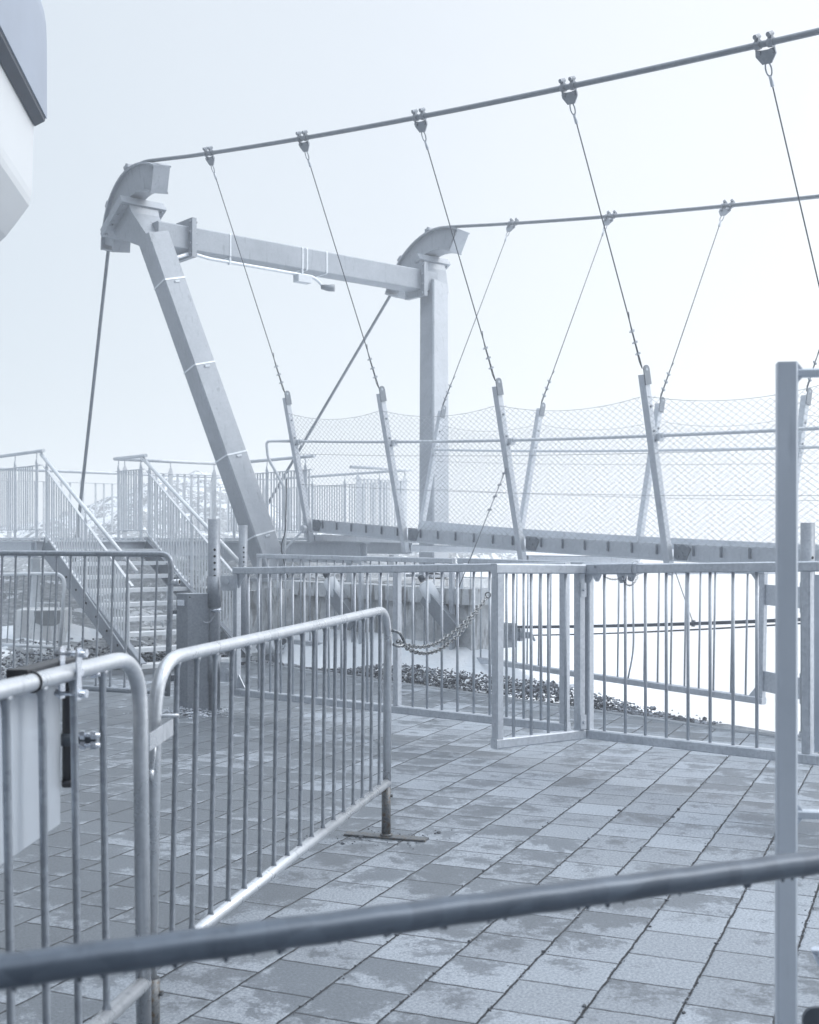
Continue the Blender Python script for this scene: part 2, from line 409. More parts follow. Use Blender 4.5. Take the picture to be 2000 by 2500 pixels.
# ------------------------------------------------------------------ the ground
def smooth(a, b, x):
    x = max(0, min(1, (x - a) / (b - a))); return x * x * (3 - 2 * x)
TE, SE = 8.1, -13.05                                # terrace edges across / along the bridge
def fbm(x, y, o=4, seed=0):
    a, v, f = 1, 0, 1
    for i in range(o):
        v += a * NZ.noise(V((x * f + seed, y * f, seed * 1.7))); a *= .5; f *= 2.1
    return v
def ground_z(s, t):
    d = max(0, SE - s); p = ST(s, t)
    z = -.06
    if t < TE - .05 and s > SE + .05: return z, .3
    n1 = fbm(p.x * .9, p.y * .9, 4, 3.1); n2 = fbm(p.x * 3.3, p.y * 3.3, 3, 9.2)
    # hillside behind the platform
    hill = .20 * min(d, 4.5) + .02 * max(0, d - 4.5)
    far = smooth(22, 42, p.y)
    xr = (p.x / max(p.y, 1))
    ridge = math.exp(-((xr + .17) / .075) ** 2) * 1.0 + smooth(-.36, -.2, xr) * (1 - smooth(-.17, -.06, xr)) * .75
    hill += far * ridge * 1.15 * smooth(0, 10, d)
    hill += (n1 * .16 + n2 * .05) * (1 + far * 1.6) * smooth(0, 2, d)
    bank = (.20 * smooth(TE + .25, TE + 1.3, t) + .05 * n1) * smooth(TE, TE + .6, t)
    z = -.03 + hill * smooth(0, 1, d) + bank
    # the drop beside the bridge
    edge = lerp(TE + .40, 13.2, 1 - smooth(-13.2, -10.4, s)) + max(0, -16 - s) * 1.4
    drop = max(0, t - edge)
    z -= drop * 1.15 + .15 * smooth(0, .5, drop)
    if s < -26: z -= 0 * (-26 - s) * .05 * (1 - far)
    past = max(0, p.y - 46); z -= past * .9
    if s > 8: z -= 0
    z = max(z, -40 + n1)
    sn = .34
    if t > TE and drop < .05 and d < 2: sn = .95 if t > TE + .45 else .2
    elif drop > .05: sn = 1.0
    elif d > 0: sn = .36 if d < 8 else lerp(.40, .56, far)  # patchy snow; the extra on the far hill is haze put into colour
    if TE < t < TE + .8 and d == 0: sn = .0
    if t < TE and 0 < d < 1.2: sn = .15 + .5 * smooth(.2, .8, fbm(p.x * 1.3, p.y * 1.3, 2, 5) + .45)
    return z, sn
def grid_axis(a, b, st, far, k=1.35):
    x = [a + i * st for i in range(int((b - a) / st) + 1)]
    d = st; lo = [x[0]]
    while lo[-1] > -far: d *= k; lo.append(lo[-1] - d)
    d = st; hi = [x[-1]]
    while hi[-1] < far: d *= k; hi.append(hi[-1] + d)
    return lo[:0:-1] + x + hi[1:]
def build_ground():
    ss = grid_axis(-44, -5, .24, 75, 1.35); tt = grid_axis(2.0, 26, .24, 75, 1.35)
    vs, fs, sn = [], [], []
    for s in ss:
        for t in tt:
            z, k = ground_z(s, t); vs.append(tuple(ST(s, t, z))); sn.append(k)
    m = len(tt)
    for i in range(len(ss) - 1):
        for j in range(m - 1):
            fs.append((i * m + j, i * m + j + 1, (i + 1) * m + j + 1, (i + 1) * m + j))
    me = bpy.data.meshes.new('ground'); me.from_pydata(vs, [], fs)
    a = me.attributes.new('snow', 'FLOAT', 'POINT'); a.data.foreach_set('value', sn)
    me.polygons.foreach_set('use_smooth', [True] * len(fs)); me.materials.append(M['mountain']); me.update()
    o = bpy.data.objects.new('ground', me); COL.objects.link(o); tag(o, 'rocky mountain ground with patches of old snow', kind='structure')
build_ground()

b = MB()
b.add([ST(SE, -24, 0), ST(12, -24, 0), ST(12, TE, 0), ST(SE, TE, 0)], [(0, 1, 2, 3)])
tag(b.build('pavement', M['paving']), 'damp grey concrete paving of the terrace', kind='structure')
b = MB()
b.beam(ST(SE, TE + .05, -.045), ST(12, TE + .05, -.045), .10, .11)
tag(b.build('kerb', concrete('kerb_concrete', (.16, .18, .205), (.30, .33, .365))), 'narrow concrete kerb along the outer edge of the paving', kind='structure')

def scatter_stones(name, label, n, fn, lo, hi, mat):
    b = MB()
    for i in range(n):
        p, r = fn(i), random.uniform(lo, hi) * (1 if random.random() < .965 else random.uniform(2, 3.2))
        b.rock(p + UP * r * .15, r, i * 13 + n)
    return tag(b.build(name, mat), label, kind='stuff')
def rim(i):
    s = random.uniform(-13.2, -6.1); w = .05 + .34 * smooth(-12.2, -9.6, s) * (1 - .75 * smooth(-8.2, -6.3, s))
    t = TE + .10 + abs(random.gauss(0, w)) * .75
    h = .17 * smooth(-11.6, -10.2, s) * (1 - smooth(-8.0, -6.8, s)) * math.exp(-((t - TE - .35) / .25) ** 2)
    return ST(s, min(t, TE + .75), .0 + h * random.random())
scatter_stones('gravel', 'dark gravel heaped along the rim of the paving', 9000, rim, .006, .016, M['gravel'])
def stair_rub(i):
    s = SE - .10 - abs(random.gauss(0, .38)); t = random.uniform(4.6, 8.1)
    z, _ = ground_z(s, t); return ST(s, t, z + .02 + .10 * random.random() * math.exp(-((SE - s - .5) / .4) ** 2))
scatter_stones('gravel', 'dark rubble at the foot of the stairs beyond the paving', 2600, stair_rub, .010, .028, M['gravel'])
pb = P(470, 1738, 10.7); pb.z = 0
def pile(i):
    a, r = random.random() * 6.28, abs(random.gauss(0, .13)) + .02
    return pb + V((math.cos(a) * r * 1.35 - .02, math.sin(a) * r - .08, .05 * math.exp(-(r / .13) ** 2) * random.random()))
scatter_stones('gravel', 'pale gravel spilt round the foot of the zinc box column', 520, pile, .006, .015,
               simple('pale_gravel', (.42, .46, .52), .6, 0, .6, 60, .2))

def snow_sheet(name, label, outline, hfun, n=44):
    """lumpy snow patch bounded by an (s, t) box with a ragged rim"""
    s0, s1, t0, t1 = outline; vs, fs, ok = [], [], {}
    for i in range(n + 1):
        for j in range(n + 1):
            s, t = lerp(s0, s1, i / n), lerp(t0, t1, j / n); z = hfun(s, t)
            g, _ = ground_z(s, t); ok[(i, j)] = z > g + .004; vs.append(ST(s, t, max(z, g - .05)))
    for i in range(n):
        for j in range(n):
            k = [(i, j), (i + 1, j), (i + 1, j + 1), (i, j + 1)]
            if any(ok[q] for q in k): fs.append([q[0] * (n + 1) + q[1] for q in k])
    b = MB(); b.add(vs, fs, True)
    return tag(b.build(name, M['snow']), label, kind='structure')
def bank_h(s, t):
    p = ST(s, t); e = smooth(TE + .18 + .16 * fbm(p.x * 1.7, p.y * 1.7, 3, 2), TE + .85, t) * (1 - smooth(-10.0, -9.0, s + .4 * fbm(p.x, p.y, 2, 8)))
    e *= smooth(-13.4, -12.7, s + .2 * fbm(p.x * 2, p.y * 2, 2, 4)) if t < 9.0 else 1
    e *= 1 - smooth(TE + 1.0, TE + 1.75, t) * smooth(-12.3, -10.6, s)
    g, _ = ground_z(s, t)
    return max(g, 0) * .5 - .08 + .44 * e + .05 * fbm(p.x * 1.2, p.y * 1.2, 3, 6)
snow_sheet('snow', 'long bank of old snow beyond the paving under the bridge', (-13.6, -8.8, TE + .05, 9.9), bank_h)
def left_h(s, t):
    p = ST(s, t); g, _ = ground_z(s, t)
    return g - .08 + .18 * (fbm(p.x * .75, p.y * .75, 3, 21) + .25) * smooth(SE + .02, SE - .25, s)
snow_sheet('snow', 'thin snow patches on the ground beside the stairs', (-16.5, -13.0, 2.5, 8.0), left_h, 60)

# ------------------------------------------------------------------ fittings shared by several things
def bolt(b, p, d, r=.012, h=.012, n=6):
    d = V(d).normalized(); b.tube([V(p), V(p) + d * h], r, n, smooth=False)
def torus(b, c, nrm, rad, r, n=20, k=8, sx=1.0, ax=None):
    nrm = V(nrm).normalized(); x = V(ax).normalized() if ax is not None else nrm.cross(UP)
    if x.length < 1e-3: x = V((1, 0, 0))
    x = (x - nrm * x.dot(nrm)).normalized(); y = nrm.cross(x)
    b.tube([V(c) + x * math.cos(a) * rad * sx + y * math.sin(a) * rad for a in [2 * math.pi * i / n for i in range(n)]], r, k, closed=True)

# ------------------------------------------------------------------ crowd barriers
def barrier(name, label, TA, TB, BA, BB, fr, r=.021, br=.0085, rad=.14, leg=(0, 0), mat='tube', feet=(), group='tubular crowd barriers', nm=None, cat='barrier'):
    TA, TB, BA, BB = V(TA), V(TB), V(BA), V(BB)
    base = (BA + BB) / 2; base.z = 0
    t = thing(name, base, label, cat, group)
    da, db = (BA - TA), (BB - TB)
    ea = BA + da.normalized() * leg[0]; eb = BB + db.normalized() * leg[1]
    MB().tube(bend([ea, TA, TB, eb], rad, 10), r, 16).build('frame', M[mat], t)
    ax = (BB - BA).normalized()
    lo = MB(); lo.tube([BA - ax * .006, BB + ax * .006], r * 1.04, 16); lo.build('bottom_rail', M[mat], t)
    for f in fr:
        a, c = lerp(TA, TB, f), lerp(BA, BB, f); u = (c - a).normalized()
        bb = MB(); bb.tube([a + u * r * .7, a + u * (r * 1.25), a + u * (r * 1.9), c - u * r * 1.5, c - u * r * .6], [br * 1.7, br * 1.35, br, br, br * 1.5], 10); bb.build('bar', M['bar'], t)
    nrm = ax.cross(UP).normalized()
    for pt, h0 in feet:
        p = V(pt)
        f = MB(); f.tube([V((p.x, p.y, .012)), V((p.x, p.y, h0))], r * 1.12, 14); f.tube([V((p.x, p.y, .01)), V((p.x, p.y, .022))], r * 1.5, 12)
        bolt(f, V((p.x, p.y, h0 - .045)) + V((r * 1.0, 0, 0)), (1, -.2, 0), .008, .012)
        fo = f.build('foot', M['rust'], t)
        pd = V((.95, -.31, 0)).normalized() * .215; pw = V((.31, .95, 0)).normalized() * .035
        MB().beam(V((p.x, p.y, .006)) - pd, V((p.x, p.y, .006)) + pd, .07, .010, c=.002).build('foot_plate', M['rust'], fo)
    return t
# middle barrier
TA, TB = P(381, 1614, 3.60), P(947, 1487, 6.19)
BA, BB = P(366, 2362, 3.60), P(945, 1911, 6.19)
mid = barrier('crowd_barrier', 'long crowd barrier with rusty foot plate running from the left foreground to the chain', TA, TB, BA, BB,
        [(i + 1) / 18 for i in range(17)], leg=(.04, .02), feet=((BB + V((-.004, 0, 0)), BB.z - .02), (BA + V((.006, 0, 0)), BA.z - .03)), rad=.17)
# left foreground barrier
RT, RB = V((-.757, 3.45, 1.178)), V((-.747, 3.45, .256))
LT, LB = V((-1.22, .99, 1.15)), V((-1.19, .99, .24))
LEN = (RT - LT).length
left = barrier('crowd_barrier', 'nearest crowd barrier at the left edge with a white sheet panel hung on it', RT, LT, RB, LB,
        [(.245 + .166 * i) / LEN for i in range(14)], leg=(.19, .19), r=.0215, br=.0095, rad=.17, feet=((LB, .2),))
bp = lambda d: lerp(RT, LT, d / LEN)
# fittings on it: rubber ring, rail clamp, connecting hook
axl = (LT - RT).normalized()
q = bp(.62); b = MB(); torus(b, q, axl, .0225, .0035, 24); b.build('rubber_ring', M['black'], left)
q = bp(.42); b = MB()
side = axl.cross(UP).normalized()
b.tube([q + side * .0 + UP * .05, q + UP * .05 + axl * .01], .001, 4)
for k, sgn in ((0, 1), (1, -1)):
    c = q + axl * (.018 * k) 
    b.prism([c + side * sgn * .024 + UP * z + axl * x for x, z in ((-.012, .062), (.012, .062), (.014, .03), (.009, .0), (.014, -.03), (.012, -.066), (-.012, -.066), (-.014, -.03), (-.009, 0), (-.014, .03))], side * sgn * .005)
for z in (.047, -.052):
    b.tube([q + UP * z - side * .04 + axl * .01, q + UP * z + side * .04 + axl * .01], .0055, 10)
    bolt(b, q + UP * z + side * .028 + axl * .0, side, .011, .012); bolt(b, q + UP * z - side * .028, -side, .011, .012)
b.tube([q - side * .028, q + side * .05], .009, 12); torus(b, q + side * .05, side, .010, .004, 14)
b.build('rail_clamp', M['bright'], left)
b = MB(); h0 = V((-.70, 3.50, .958)); 
b.prism([V((-.735, 3.46, .955)), V((-.735, 3.46, .905)), V((-.700, 3.62, .925)), V((-.700, 3.62, .972))], V((.004, 0, 0)))
b.tube(bend([V((-.735, 3.60, .955)), V((-.728, 3.60, .985)), V((-.675, 3.60, .985))], .012, 4), .006, 8)
b.tube(bend([V((-.725, 3.50, .91)), V((-.728, 3.50, .87)), V((-.735, 3.50, .83))], .01, 4), [.004] * 3 + [.004] * (len(bend([V((0, 0, 0)), V((1, 0, 0)), V((1, 1, 0))], .01, 4)) - 3), 8)
b.tube([V((-.735, 3.50, .845)), V((-.737, 3.50, .815))], .008, 8)
b.build('connecting_hook', M['tube'], left)

# sheet panel on black tubing behind the left barrier
pr, pl_ = V((-.905, 3.16, 0)), V((-.955, 2.15, 0)); pd = (pl_ - pr).normalized(); pn = pd.cross(UP).normalized()
t = thing('sign_panel', V((-.93, 2.7, .766)), 'white sheet panel on black tubing clamped behind the nearest barrier', 'sign panel')
b = MB(); b.beam(pr + UP * .955, pl_ + UP * .955, .014, .378, c=.004); b.build('sheet', M['panel'], t)
pq = pr - pd * .018 - pn * .022
b = MB(); b.tube([pq + UP * .862, pq + UP * 1.175], .0155, 16)
b.tube([pq + UP * .866, pq + UP * .880], .0172, 16); b.build('tube_upright', M['black'], t)
b = MB(); b.beam(pq + UP * 1.186, pq + pd * .36 + UP * 1.192, .05, .020); b.beam(pq + pd * .05 + UP * 1.168, pq + pd * .40 + UP * 1.174, .03, .012); b.build('top_bracket', M['black'], t)
for z in (1.168, .985):
    c = pq + UP * z
    b = MB(); b.tube([c - UP * .016, c + UP * .016], .019, 14); b.beam(c, c + V((.07, .006, 0)), .018, .03)
    co = b.build('clamp', M['dark'] if z < 1 else M['bright'], t)
    b = MB()
    for dz in (-.014, .012):
        b.tube([c + V((.02, -.012, dz)), c + V((.085, -.012, dz))], .006, 10)
        bolt(b, c + V((.035, -.012, dz)), (1, 0, 0), .012, .012); bolt(b, c + V((.062, -.012, dz)), (1, 0, 0), .011, .014)
    b.build_each('bolt', M['bright'], co)

# tubular swing gate in the middle distance, left
TR, BR = P(419, 1353, 10.0), P(409, 1690, 10.0); TL, BL = P(0, 1350, 10.6), P(-6, 1669, 10.6)
TL, BL = lerp(TR, TL, 1.22), lerp(BR, BL, 1.22)
L = (TR - TL).length
gate = barrier('tube_gate', 'tubular swing gate with thin bars in front of the stairs', TR, TL, BR, BL, [(i + .95) * .1405 / L for i in range(int(L / .1405) - 0)], r=.0235, br=.0095, rad=.10, leg=(.03, .03), mat='bar', group=None, cat='gate')
b = MB(); q = lerp(TR, BR, .20)
b.tube([q + V((0, 0, 0)), q + V((.055, -.015, 0))], .021, 14); b.tube([q + V((.055, -.015, 0)), q + V((.075, -.02, 0))], .0235, 14)
o = b.build('hinge_stub', M['tube'], gate); b = MB(); bolt(b, q + V((.0755, -.0201, 0)), (.95, -.26, 0), .017, .001, 14); b.build('bore', M['hole'], o)
b = MB(); q = lerp(TR, BR, .42); b.beam(q, q + V((.05, .03, 0)), .02, .03); b.beam(lerp(TR, BR, .9), lerp(TR, BR, .9) + V((.045, .03, 0)), .02, .05); b.build('latch', M['dark'], gate)

# crowd barrier further back, beside the stairs
barrier('crowd_barrier', 'crowd barrier standing far back beyond the paving beside the concrete block',
        P(160, 1400, 14.4), P(-40, 1403, 14.6), P(146, 1581, 14.4), P(-46, 1570, 14.6), [(i + 1) / 12 for i in range(11)], r=.021, br=.007, rad=.16, leg=(.24, .24), mat='rail')

# ------------------------------------------------------------------ hinge posts, zinc column
def hinge_post(label, base, top, r=.053, holes=5, sleeve=True, hole_dir=V((.25, -1, 0))):
    t = thing('hinge_post', base, label, 'gate post', 'round hinge posts of the gates')
    base = V(base)
    b = MB(); b.tube([base, V((base.x, base.y, top))], r, 20)
    b.build('tube', M['box'], t)
    hd = hole_dir.normalized(); b = MB()
    for i in range(holes):
        p = V((base.x, base.y, top - .40 - .056 * i)) if False else V((base.x, base.y, top - .265 - .057 * i))
        bolt(b, p + hd * (r - .006), hd, .0105, .0068, 12)
    b.build_each('pin_hole', M['hole'], t)
    b = MB(); b.prism([base + V((math.cos(a) * .085, math.sin(a) * .085, 0)) for a in [k * math.pi / 4 for k in range(8)]], UP * .015)
    for k in range(4):
        a = k * math.pi / 2 + .5; bolt(b, base + V((math.cos(a) * .07, math.sin(a) * .07, .015)), UP, .012, .02)
    b.build('base_plate', M['gate'], t)
    return t
HB = P(523, 1737, 10.70); HB.z = 0
hp = hinge_post('perforated round post beside the zinc box column at the left end of the gate', HB, 1.68)
b = MB()
for z0, z1 in ((.915, 1.185), (.27, .50)): b.tube([HB + UP * z0, HB + UP * z1], .061, 20)
b.build_each('sleeve', M['box'], hp)
b = MB(); q = HB + V((.025, -.062, .888)); b.tube([q + V((-.04, 0, 0)), q + V((.05, -.01, .006))], .013, 10); torus(b, q + V((.03, -.01, 0)), (1, 0, .2), .018, .006, 12); o = b.build('locking_pin', M['bright'], hp)
b = MB(); pts = [HB + V((-.09 + .115 * f, -.062, .80 + .075 * f - .05 * math.sin(f * 3.1))) for f in [i / 12 for i in range(13)]]
for i in range(12): torus(b, lerp(pts[i], pts[i + 1], .5), (0, 1, 0) if i % 2 else (0, 0, 1), .006, .002, 8, 5, 1.5, pts[i + 1] - pts[i])
b.build('pin_chain', M['bright'], o)
hinge_post('perforated round post behind the first, under the left pylon leg', V((P(594, 1500, 14.6).x, 14.6, 0.0)), 1.675)
hinge_post('plain round post at the right, behind the tall square frame post', V((3.03, 9.35, 0.0)), 1.63, holes=1, hole_dir=V((.45, -1, 0)))

CB = P(470, 1738, 10.75); CB.z = 0
t = thing('steel_column', CB, 'dull zinc box column between the tube gate and the perforated round post', 'column')
d1 = V((.62, -.78, 0)).normalized(); 
cx_ = V((P(458, 1500, 10.6).x, 10.6, 0)); f1 = V((-.80, .60, 0)); f2 = V((.93, .37, 0))
poly = [cx_, cx_ + f2 * .20, cx_ + f2 * .20 + f1 * .14, cx_ + f1 * .14]
b = MB(); b.prism(poly, UP * 1.03); b.build('body', M['box'], t)
b = MB(); ctr = (poly[0] + poly[2]) / 2
b.prism([ctr + (p - ctr) * 1.015 + UP * 1.03 for p in poly], UP * .006)
b.build('cap', M['gate'], t)
b = MB(); q = cx_ + f1 * .075 + UP * .955; nf = V((-.6, -.8, 0)); b.beam(q - f1 * .045 + nf * .004, q + f1 * .045 + nf * .004, .008, .05); b.build('name_plate', M['bright'], t)
b = MB(); nf2 = V((.37, -.93, 0)); bolt(b, cx_ + f2 * .02 + UP * 1.005 + nf2 * -.001, nf2, .006, .003, 10); bolt(b, cx_ + f2 * .19 + UP * 1.005, nf2, .006, .003, 10); b.build_each('rivet', M['hole'], t)

# ------------------------------------------------------------------ bar gates
def leaf(name, label, TA, TB, BA, BB, n, sec=.058, br=.0098, mids=(), bars=None, group='galvanised bar gates', bent=None, stiles=(1, 1)):
    """frame of square tube (corners measured on the outside) filled with round bars"""
    TA, TB, BA, BB = map(V, (TA, TB, BA, BB))
    base = (BA + BB) / 2; base.z = 0
    t = thing(name, base, label, 'gate', group)
    ax = (TB - TA).normalized(); da, db = (BA - TA).normalized(), (BB - TB).normalized(); h = sec / 2
    MB().beam(TA + da * h, TB + db * h, sec, sec).build('top_rail', M['gate'], t)
    MB().beam(BA - da * h, BB - db * h, sec, sec).build('bottom_rail', M['gate'], t)
    if stiles[0]: MB().beam(TA + da * sec + ax * h, BA - da * sec + ax * h, sec - .004, sec - .004, ax).build('stile', M['gate'], t)
    if stiles[1]: MB().beam(TB + db * sec - ax * h, BB - db * sec - ax * h, sec - .004, sec - .004, ax).build('stile', M['gate'], t)
    for f in mids:
        a, c = lerp(TA, TB, f), lerp(BA, BB, f); u = (c - a).normalized()
        MB().beam(a + u * sec, c - u * sec, sec - .006, sec - .006, ax).build('mid_post', M['gate'], t)
    fr = bars if bars else [(i + 1) / (n + 1) for i in range(n)]
    for i, f in enumerate(fr):
        a, c = lerp(TA, TB, f), lerp(BA, BB, f); u = (c - a).normalized()
        pts = [a + u * sec * .9, c - u * sec * .9]
        if bent is not None and i == bent: pts = bend([pts[0], lerp(pts[0], pts[1], .74) + ax * .03, pts[1] - ax * .04], .2, 6)
        MB().tube(pts, br, 10).build('bar', M['gatebar'], t)
    return t
HG = 1.11
def gz(gap): return HG * FP / gap
def edge_pts(px, top, bot): z = gz(bot - top); return P(px, top, z), P(px, bot, z)
# long leaf from the left hinge post
a, a2 = edge_pts(574, 1385, 1697); c, c2 = edge_pts(1387, 1372.5, 1787)
def fpx(px, A, B):
    """fraction along A-B seen at picture column px"""
    k = (px - CX) / FP
    return (k * A.y - A.x) / ((B.x - A.x) - k * (B.y - A.y))
pxs = [607, 632, 660, 686, 715, 743, 773, 803, 834, 866, 897, 930, 1008, 1043, 1079, 1117, 1157, 1196, 1237, 1279, 1321]
g1 = leaf('bar_gate', 'long bar gate leaf hinged on the perforated post, behind the chain', a, c, a2, c2, 0, bars=[fpx(x, a, c) for x in pxs], mids=(fpx(970, a, c),))
gx = (c - a).normalized()
for z0, z1 in ((1.06, 1.19), (.27, .44)):
    b = MB()
    q = V((HB.x, HB.y, 0)); e_ = a + (a2 - a).normalized() * .1; e_ = V((e_.x, e_.y, 0))
    v = (e_ - q).normalized()
    b.beam(q + v * .062 + UP * (z0 + z1) / 2 + V((0, -.03, 0)), e_ + UP * (z0 + z1) / 2 + V((0, -.03, 0)), .012, z1 - z0)
    nn = V((v.y, -v.x, 0)); 
    if nn.y > 0: nn = -nn
    m_ = lerp(q + v * .06, e_, .5) + UP * ((z0 + z1) / 2 + .01) + V((0, -.03, 0))
    bolt(b, m_ + nn * .004, nn, .022, .03, 14)
    bolt(b, m_ + nn * .004 + v * .035 - UP * .05, nn, .006, .008)
    b.build('hinge_bracket', M['gate'], g1)
b = MB(); u = (a2 - a).normalized()
for p0, dz in ((a + u * .062 + gx * .056, u), (a2 - u * .062 + gx * .056, -u)):
    nn = gx.cross(UP).normalized(); b.prism([p0 - nn * .004, p0 + gx * .10 - nn * .004, p0 + dz * .12 - nn * .004], nn * .008)
b.build_each('corner_gusset', M['gate'], g1)
# leaf to the right, its own run to beyond the frame
d, d2 = edge_pts(1428, 1378, 1801); f_, f2_ = edge_pts(1895, 1371, 1855.6)
G3L = 1.62
dd, dd2 = lerp(d, f_, G3L), lerp(d2, f2_, G3L)
pxs = [1476, 1527, 1576, 1627, 1680, 1734, 1790, 1848, 1905]
g3 = leaf('bar_gate', 'right bar gate leaf with lock sleeve on its top rail and sheet infill', d, dd, d2, dd2, 0, bars=[fpx(x, d, dd) for x in pxs], mids=(fpx(1972, d, dd),))
fi = fpx(1990, d, dd)
b = MB(); ax = (dd - d).normalized(); up_ = (d - d2).normalized()
pa, pb_ = lerp(d, dd, fi), lerp(d2, dd2, fi); pc, pd_ = lerp(d, dd, .97), lerp(d2, dd2, .97)
nn = ax.cross(UP).normalized()
b.prism([pa - up_ * .075, pb_ + up_ * .07, pd_ + up_ * .07, pc - up_ * .075], nn * .006); b.build('infill_sheet', M['infill'], g3)
# lock sleeve with pierced ears
b = MB(); s0, s1 = fpx(1429, d, dd), fpx(1562, d, dd); h = .029
qa, qb = lerp(d, dd, s0) - up_ * h, lerp(d, dd, s1) - up_ * h
b.beam(qa, qb, .074, .072, up_); 
if nn.y > 0: nn = -nn
for fx, ln in ((.12, .055), (.27, .05), (.72, .06), (.9, .05)):
    q = lerp(qa, qb, fx) - up_ * .03 + nn * .02
    pts = [q + ax * x * .03 - up_ * y for x, y in ((-1.25, 0), (1.25, 0), (.85, ln * .55), (.35, ln), (-.35, ln), (-.85, ln * .55))]
    b.prism(pts, nn * .008)
o = b.build('lock_sleeve', M['gate'], g3)
b = MB()
for fx, ln in ((.12, .055), (.27, .05)): bolt(b, lerp(qa, qb, fx) - up_ * (.03 + ln * .62) + nn * .027, nn, .0085, .0016, 12)
b.build_each('ear_hole', M['panel'], o)
b = MB(); bolt(b, lerp(qa, qb, .74) - up_ * .065 + nn * .028, nn, .014, .02, 10); bolt(b, lerp(qa, qb, .9) - up_ * .062 + nn * .028, nn, .014, .02, 10); bolt(b, lerp(qa, qb, .25) + up_ * .012 + nn * .034, nn + ax * .8, .008, .03, 10); torus(b, lerp(qa, qb, .93), ax, .045, .003, 18); b.build_each('sleeve_bolt', M['bar'], o)
b = MB()
for (fa, za), (fb, zb), sag in (((.40, -.045), (.76, -.05), .02), ((.74, -.06), (1.02, -.05), .05)):
    p0, p1 = lerp(qa, qb, fa) + up_ * za + nn * .03, lerp(qa, qb, fb) + up_ * zb + nn * .03
    m = 16
    pts = [lerp(p0, p1, i / m) - up_ * (sag * 4 * (i / m) * (1 - i / m)) for i in range(m + 1)]
    for i in range(m): torus(b, lerp(pts[i], pts[i + 1], .5), nn if i % 2 else up_, .0045, .0016, 8, 5, 1.5, pts[i + 1] - pts[i])
b.build('safety_chain', M['rope'], o)
# short door leaf, swung open towards the viewer
k, k2 = edge_pts(1206, 1376, 1828); m_, m2_ = edge_pts(1423, 1378, 1803)
g2 = leaf('bar_gate', 'short bar gate swung open towards the viewer, holding the chain', k, m_, k2, m2_, 0, sec=.060, bars=[fpx(x, k, m_) for x in (1254, 1297, 1339, 1381)])
b = MB(); u = (m2_ - m_).normalized(); ax = (m_ - k).normalized(); nn = ax.cross(UP).normalized(); nn = -nn if nn.y > 0 else nn
for f in (.145, .90):
    q = lerp(m_, m2_, f) - ax * .03 + nn * .034
    b.beam(q - u * .045, q + u * .045, .05, .008, nn); bolt(b, q + nn * .004, nn, .010, .012); b.build('hinge_plate', M['gate'], g2); b = MB()
#b.build('hinge_plate', M['gate'], g2)
# rear pair of leaves
a, a2 = edge_pts(630, 1352, 1562); c, c2 = edge_pts(1108, 1363, 1613.5)
pxs = [655, 678, 697, 715, 735, 757, 775, 797, 817, 838, 860, 905, 926, 947, 968, 989, 1012, 1036, 1060, 1083]
leaf('bar_gate', 'rear left bar gate leaf standing in front of the snow bank', a, c, a2, c2, 0, sec=.056, bars=[fpx(x, a, c) for x in pxs], mids=(fpx(882, a, c),))
c, c2 = edge_pts(1121, 1362, 1610); d, d2 = edge_pts(1869, 1385, 1720)
d = d + V((.008, 0, 0)); d2 = d2 - V((.012, 0, 0)); c2 = c2 - V((.01, 0, 0))
pxs = [1150, 1176, 1203, 1230, 1263, 1290, 1318, 1346, 1376, 1411, 1447, 1478, 1512, 1545, 1577, 1610, 1642, 1676, 1711, 1747, 1790, 1826]
g5 = leaf('bar_gate', 'rear right bar gate leaf over the drop, with one bent bar', c, d, c2, d2, 0, sec=.056, br=.0088, bars=[fpx(x, c, d) for x in pxs], bent=13)
b = MB(); u = (d2 - d).normalized(); ax = (d - c).normalized()
for f in (.20, .83):
    q = lerp(d, d2, f); e_ = V((3.03, 9.35, q.z)); v = (e_ - q).normalized()
    b = MB(); b.beam(q, e_ - v * .05, .012, .165); b.beam(e_ - v * .10, e_ - v * .045, .014, .235); b.build('hinge_bracket', M['gate'], g5)
b = MB(); nn = ax.cross(UP).normalized()
for p0, dz in ((d + u * .056 - ax * .056, u), (d2 - u * .056 - ax * .056, -u)):
    b.prism([p0 - nn * .004, p0 - ax * .10 - nn * .004, p0 + dz * .11 - nn * .004], nn * .008)
b.build_each('corner_gusset', M['gate'], g5)

# double chain between the middle barrier and the door leaf
b = MB()
pA, pB = P(970, 1563, 6.16), P(1190, 1457, 7.32)
def hang(p0, p1, sag, n, dx=0):
    return [lerp(p0, p1, i / n) - UP * (sag * 4 * (i / n) * (1 - i / n) * (1 + .55 * (.5 - i / n))) + V((0, dx * math.sin(i / n * 3.14), 0)) for i in range(n + 1)]
for sag, n, dx in ((.155, 46, -.02), (.118, 44, .02)):
    pts = hang(pA, pB, sag, n, dx)
    for i in range(n):
        u = (pts[i + 1] - pts[i]).normalized(); nn = u.cross(UP).normalized(); vv = nn.cross(u)
        torus(b, lerp(pts[i], pts[i + 1], .5), (nn + vv * .9) if i % 2 else (nn - vv * .9), .0100, .0036, 10, 6, 1.6, u)
b.tube(bend([pA + V((-.03, 0, .05)), pA + V((.012, 0, .04)), pA + V((.04, .05, -.02)), pA + V((.01, .02, -.035)), pA + V((-.02, 0, -.02))], .03, 6), .0075, 8)
torus(b, pB + V((.004, .01, .01)), (0, 1, .2), .016, .004, 14)
tag(b.build('chain', galv('chain_steel', (.012, .015, .02, 1), (.46, .49, .52, 1), .85, .25, 160, .5, 40), base=(pA + pB) / 2), 'double steel chain sagging from the crowd barrier to the open gate', 'chain')

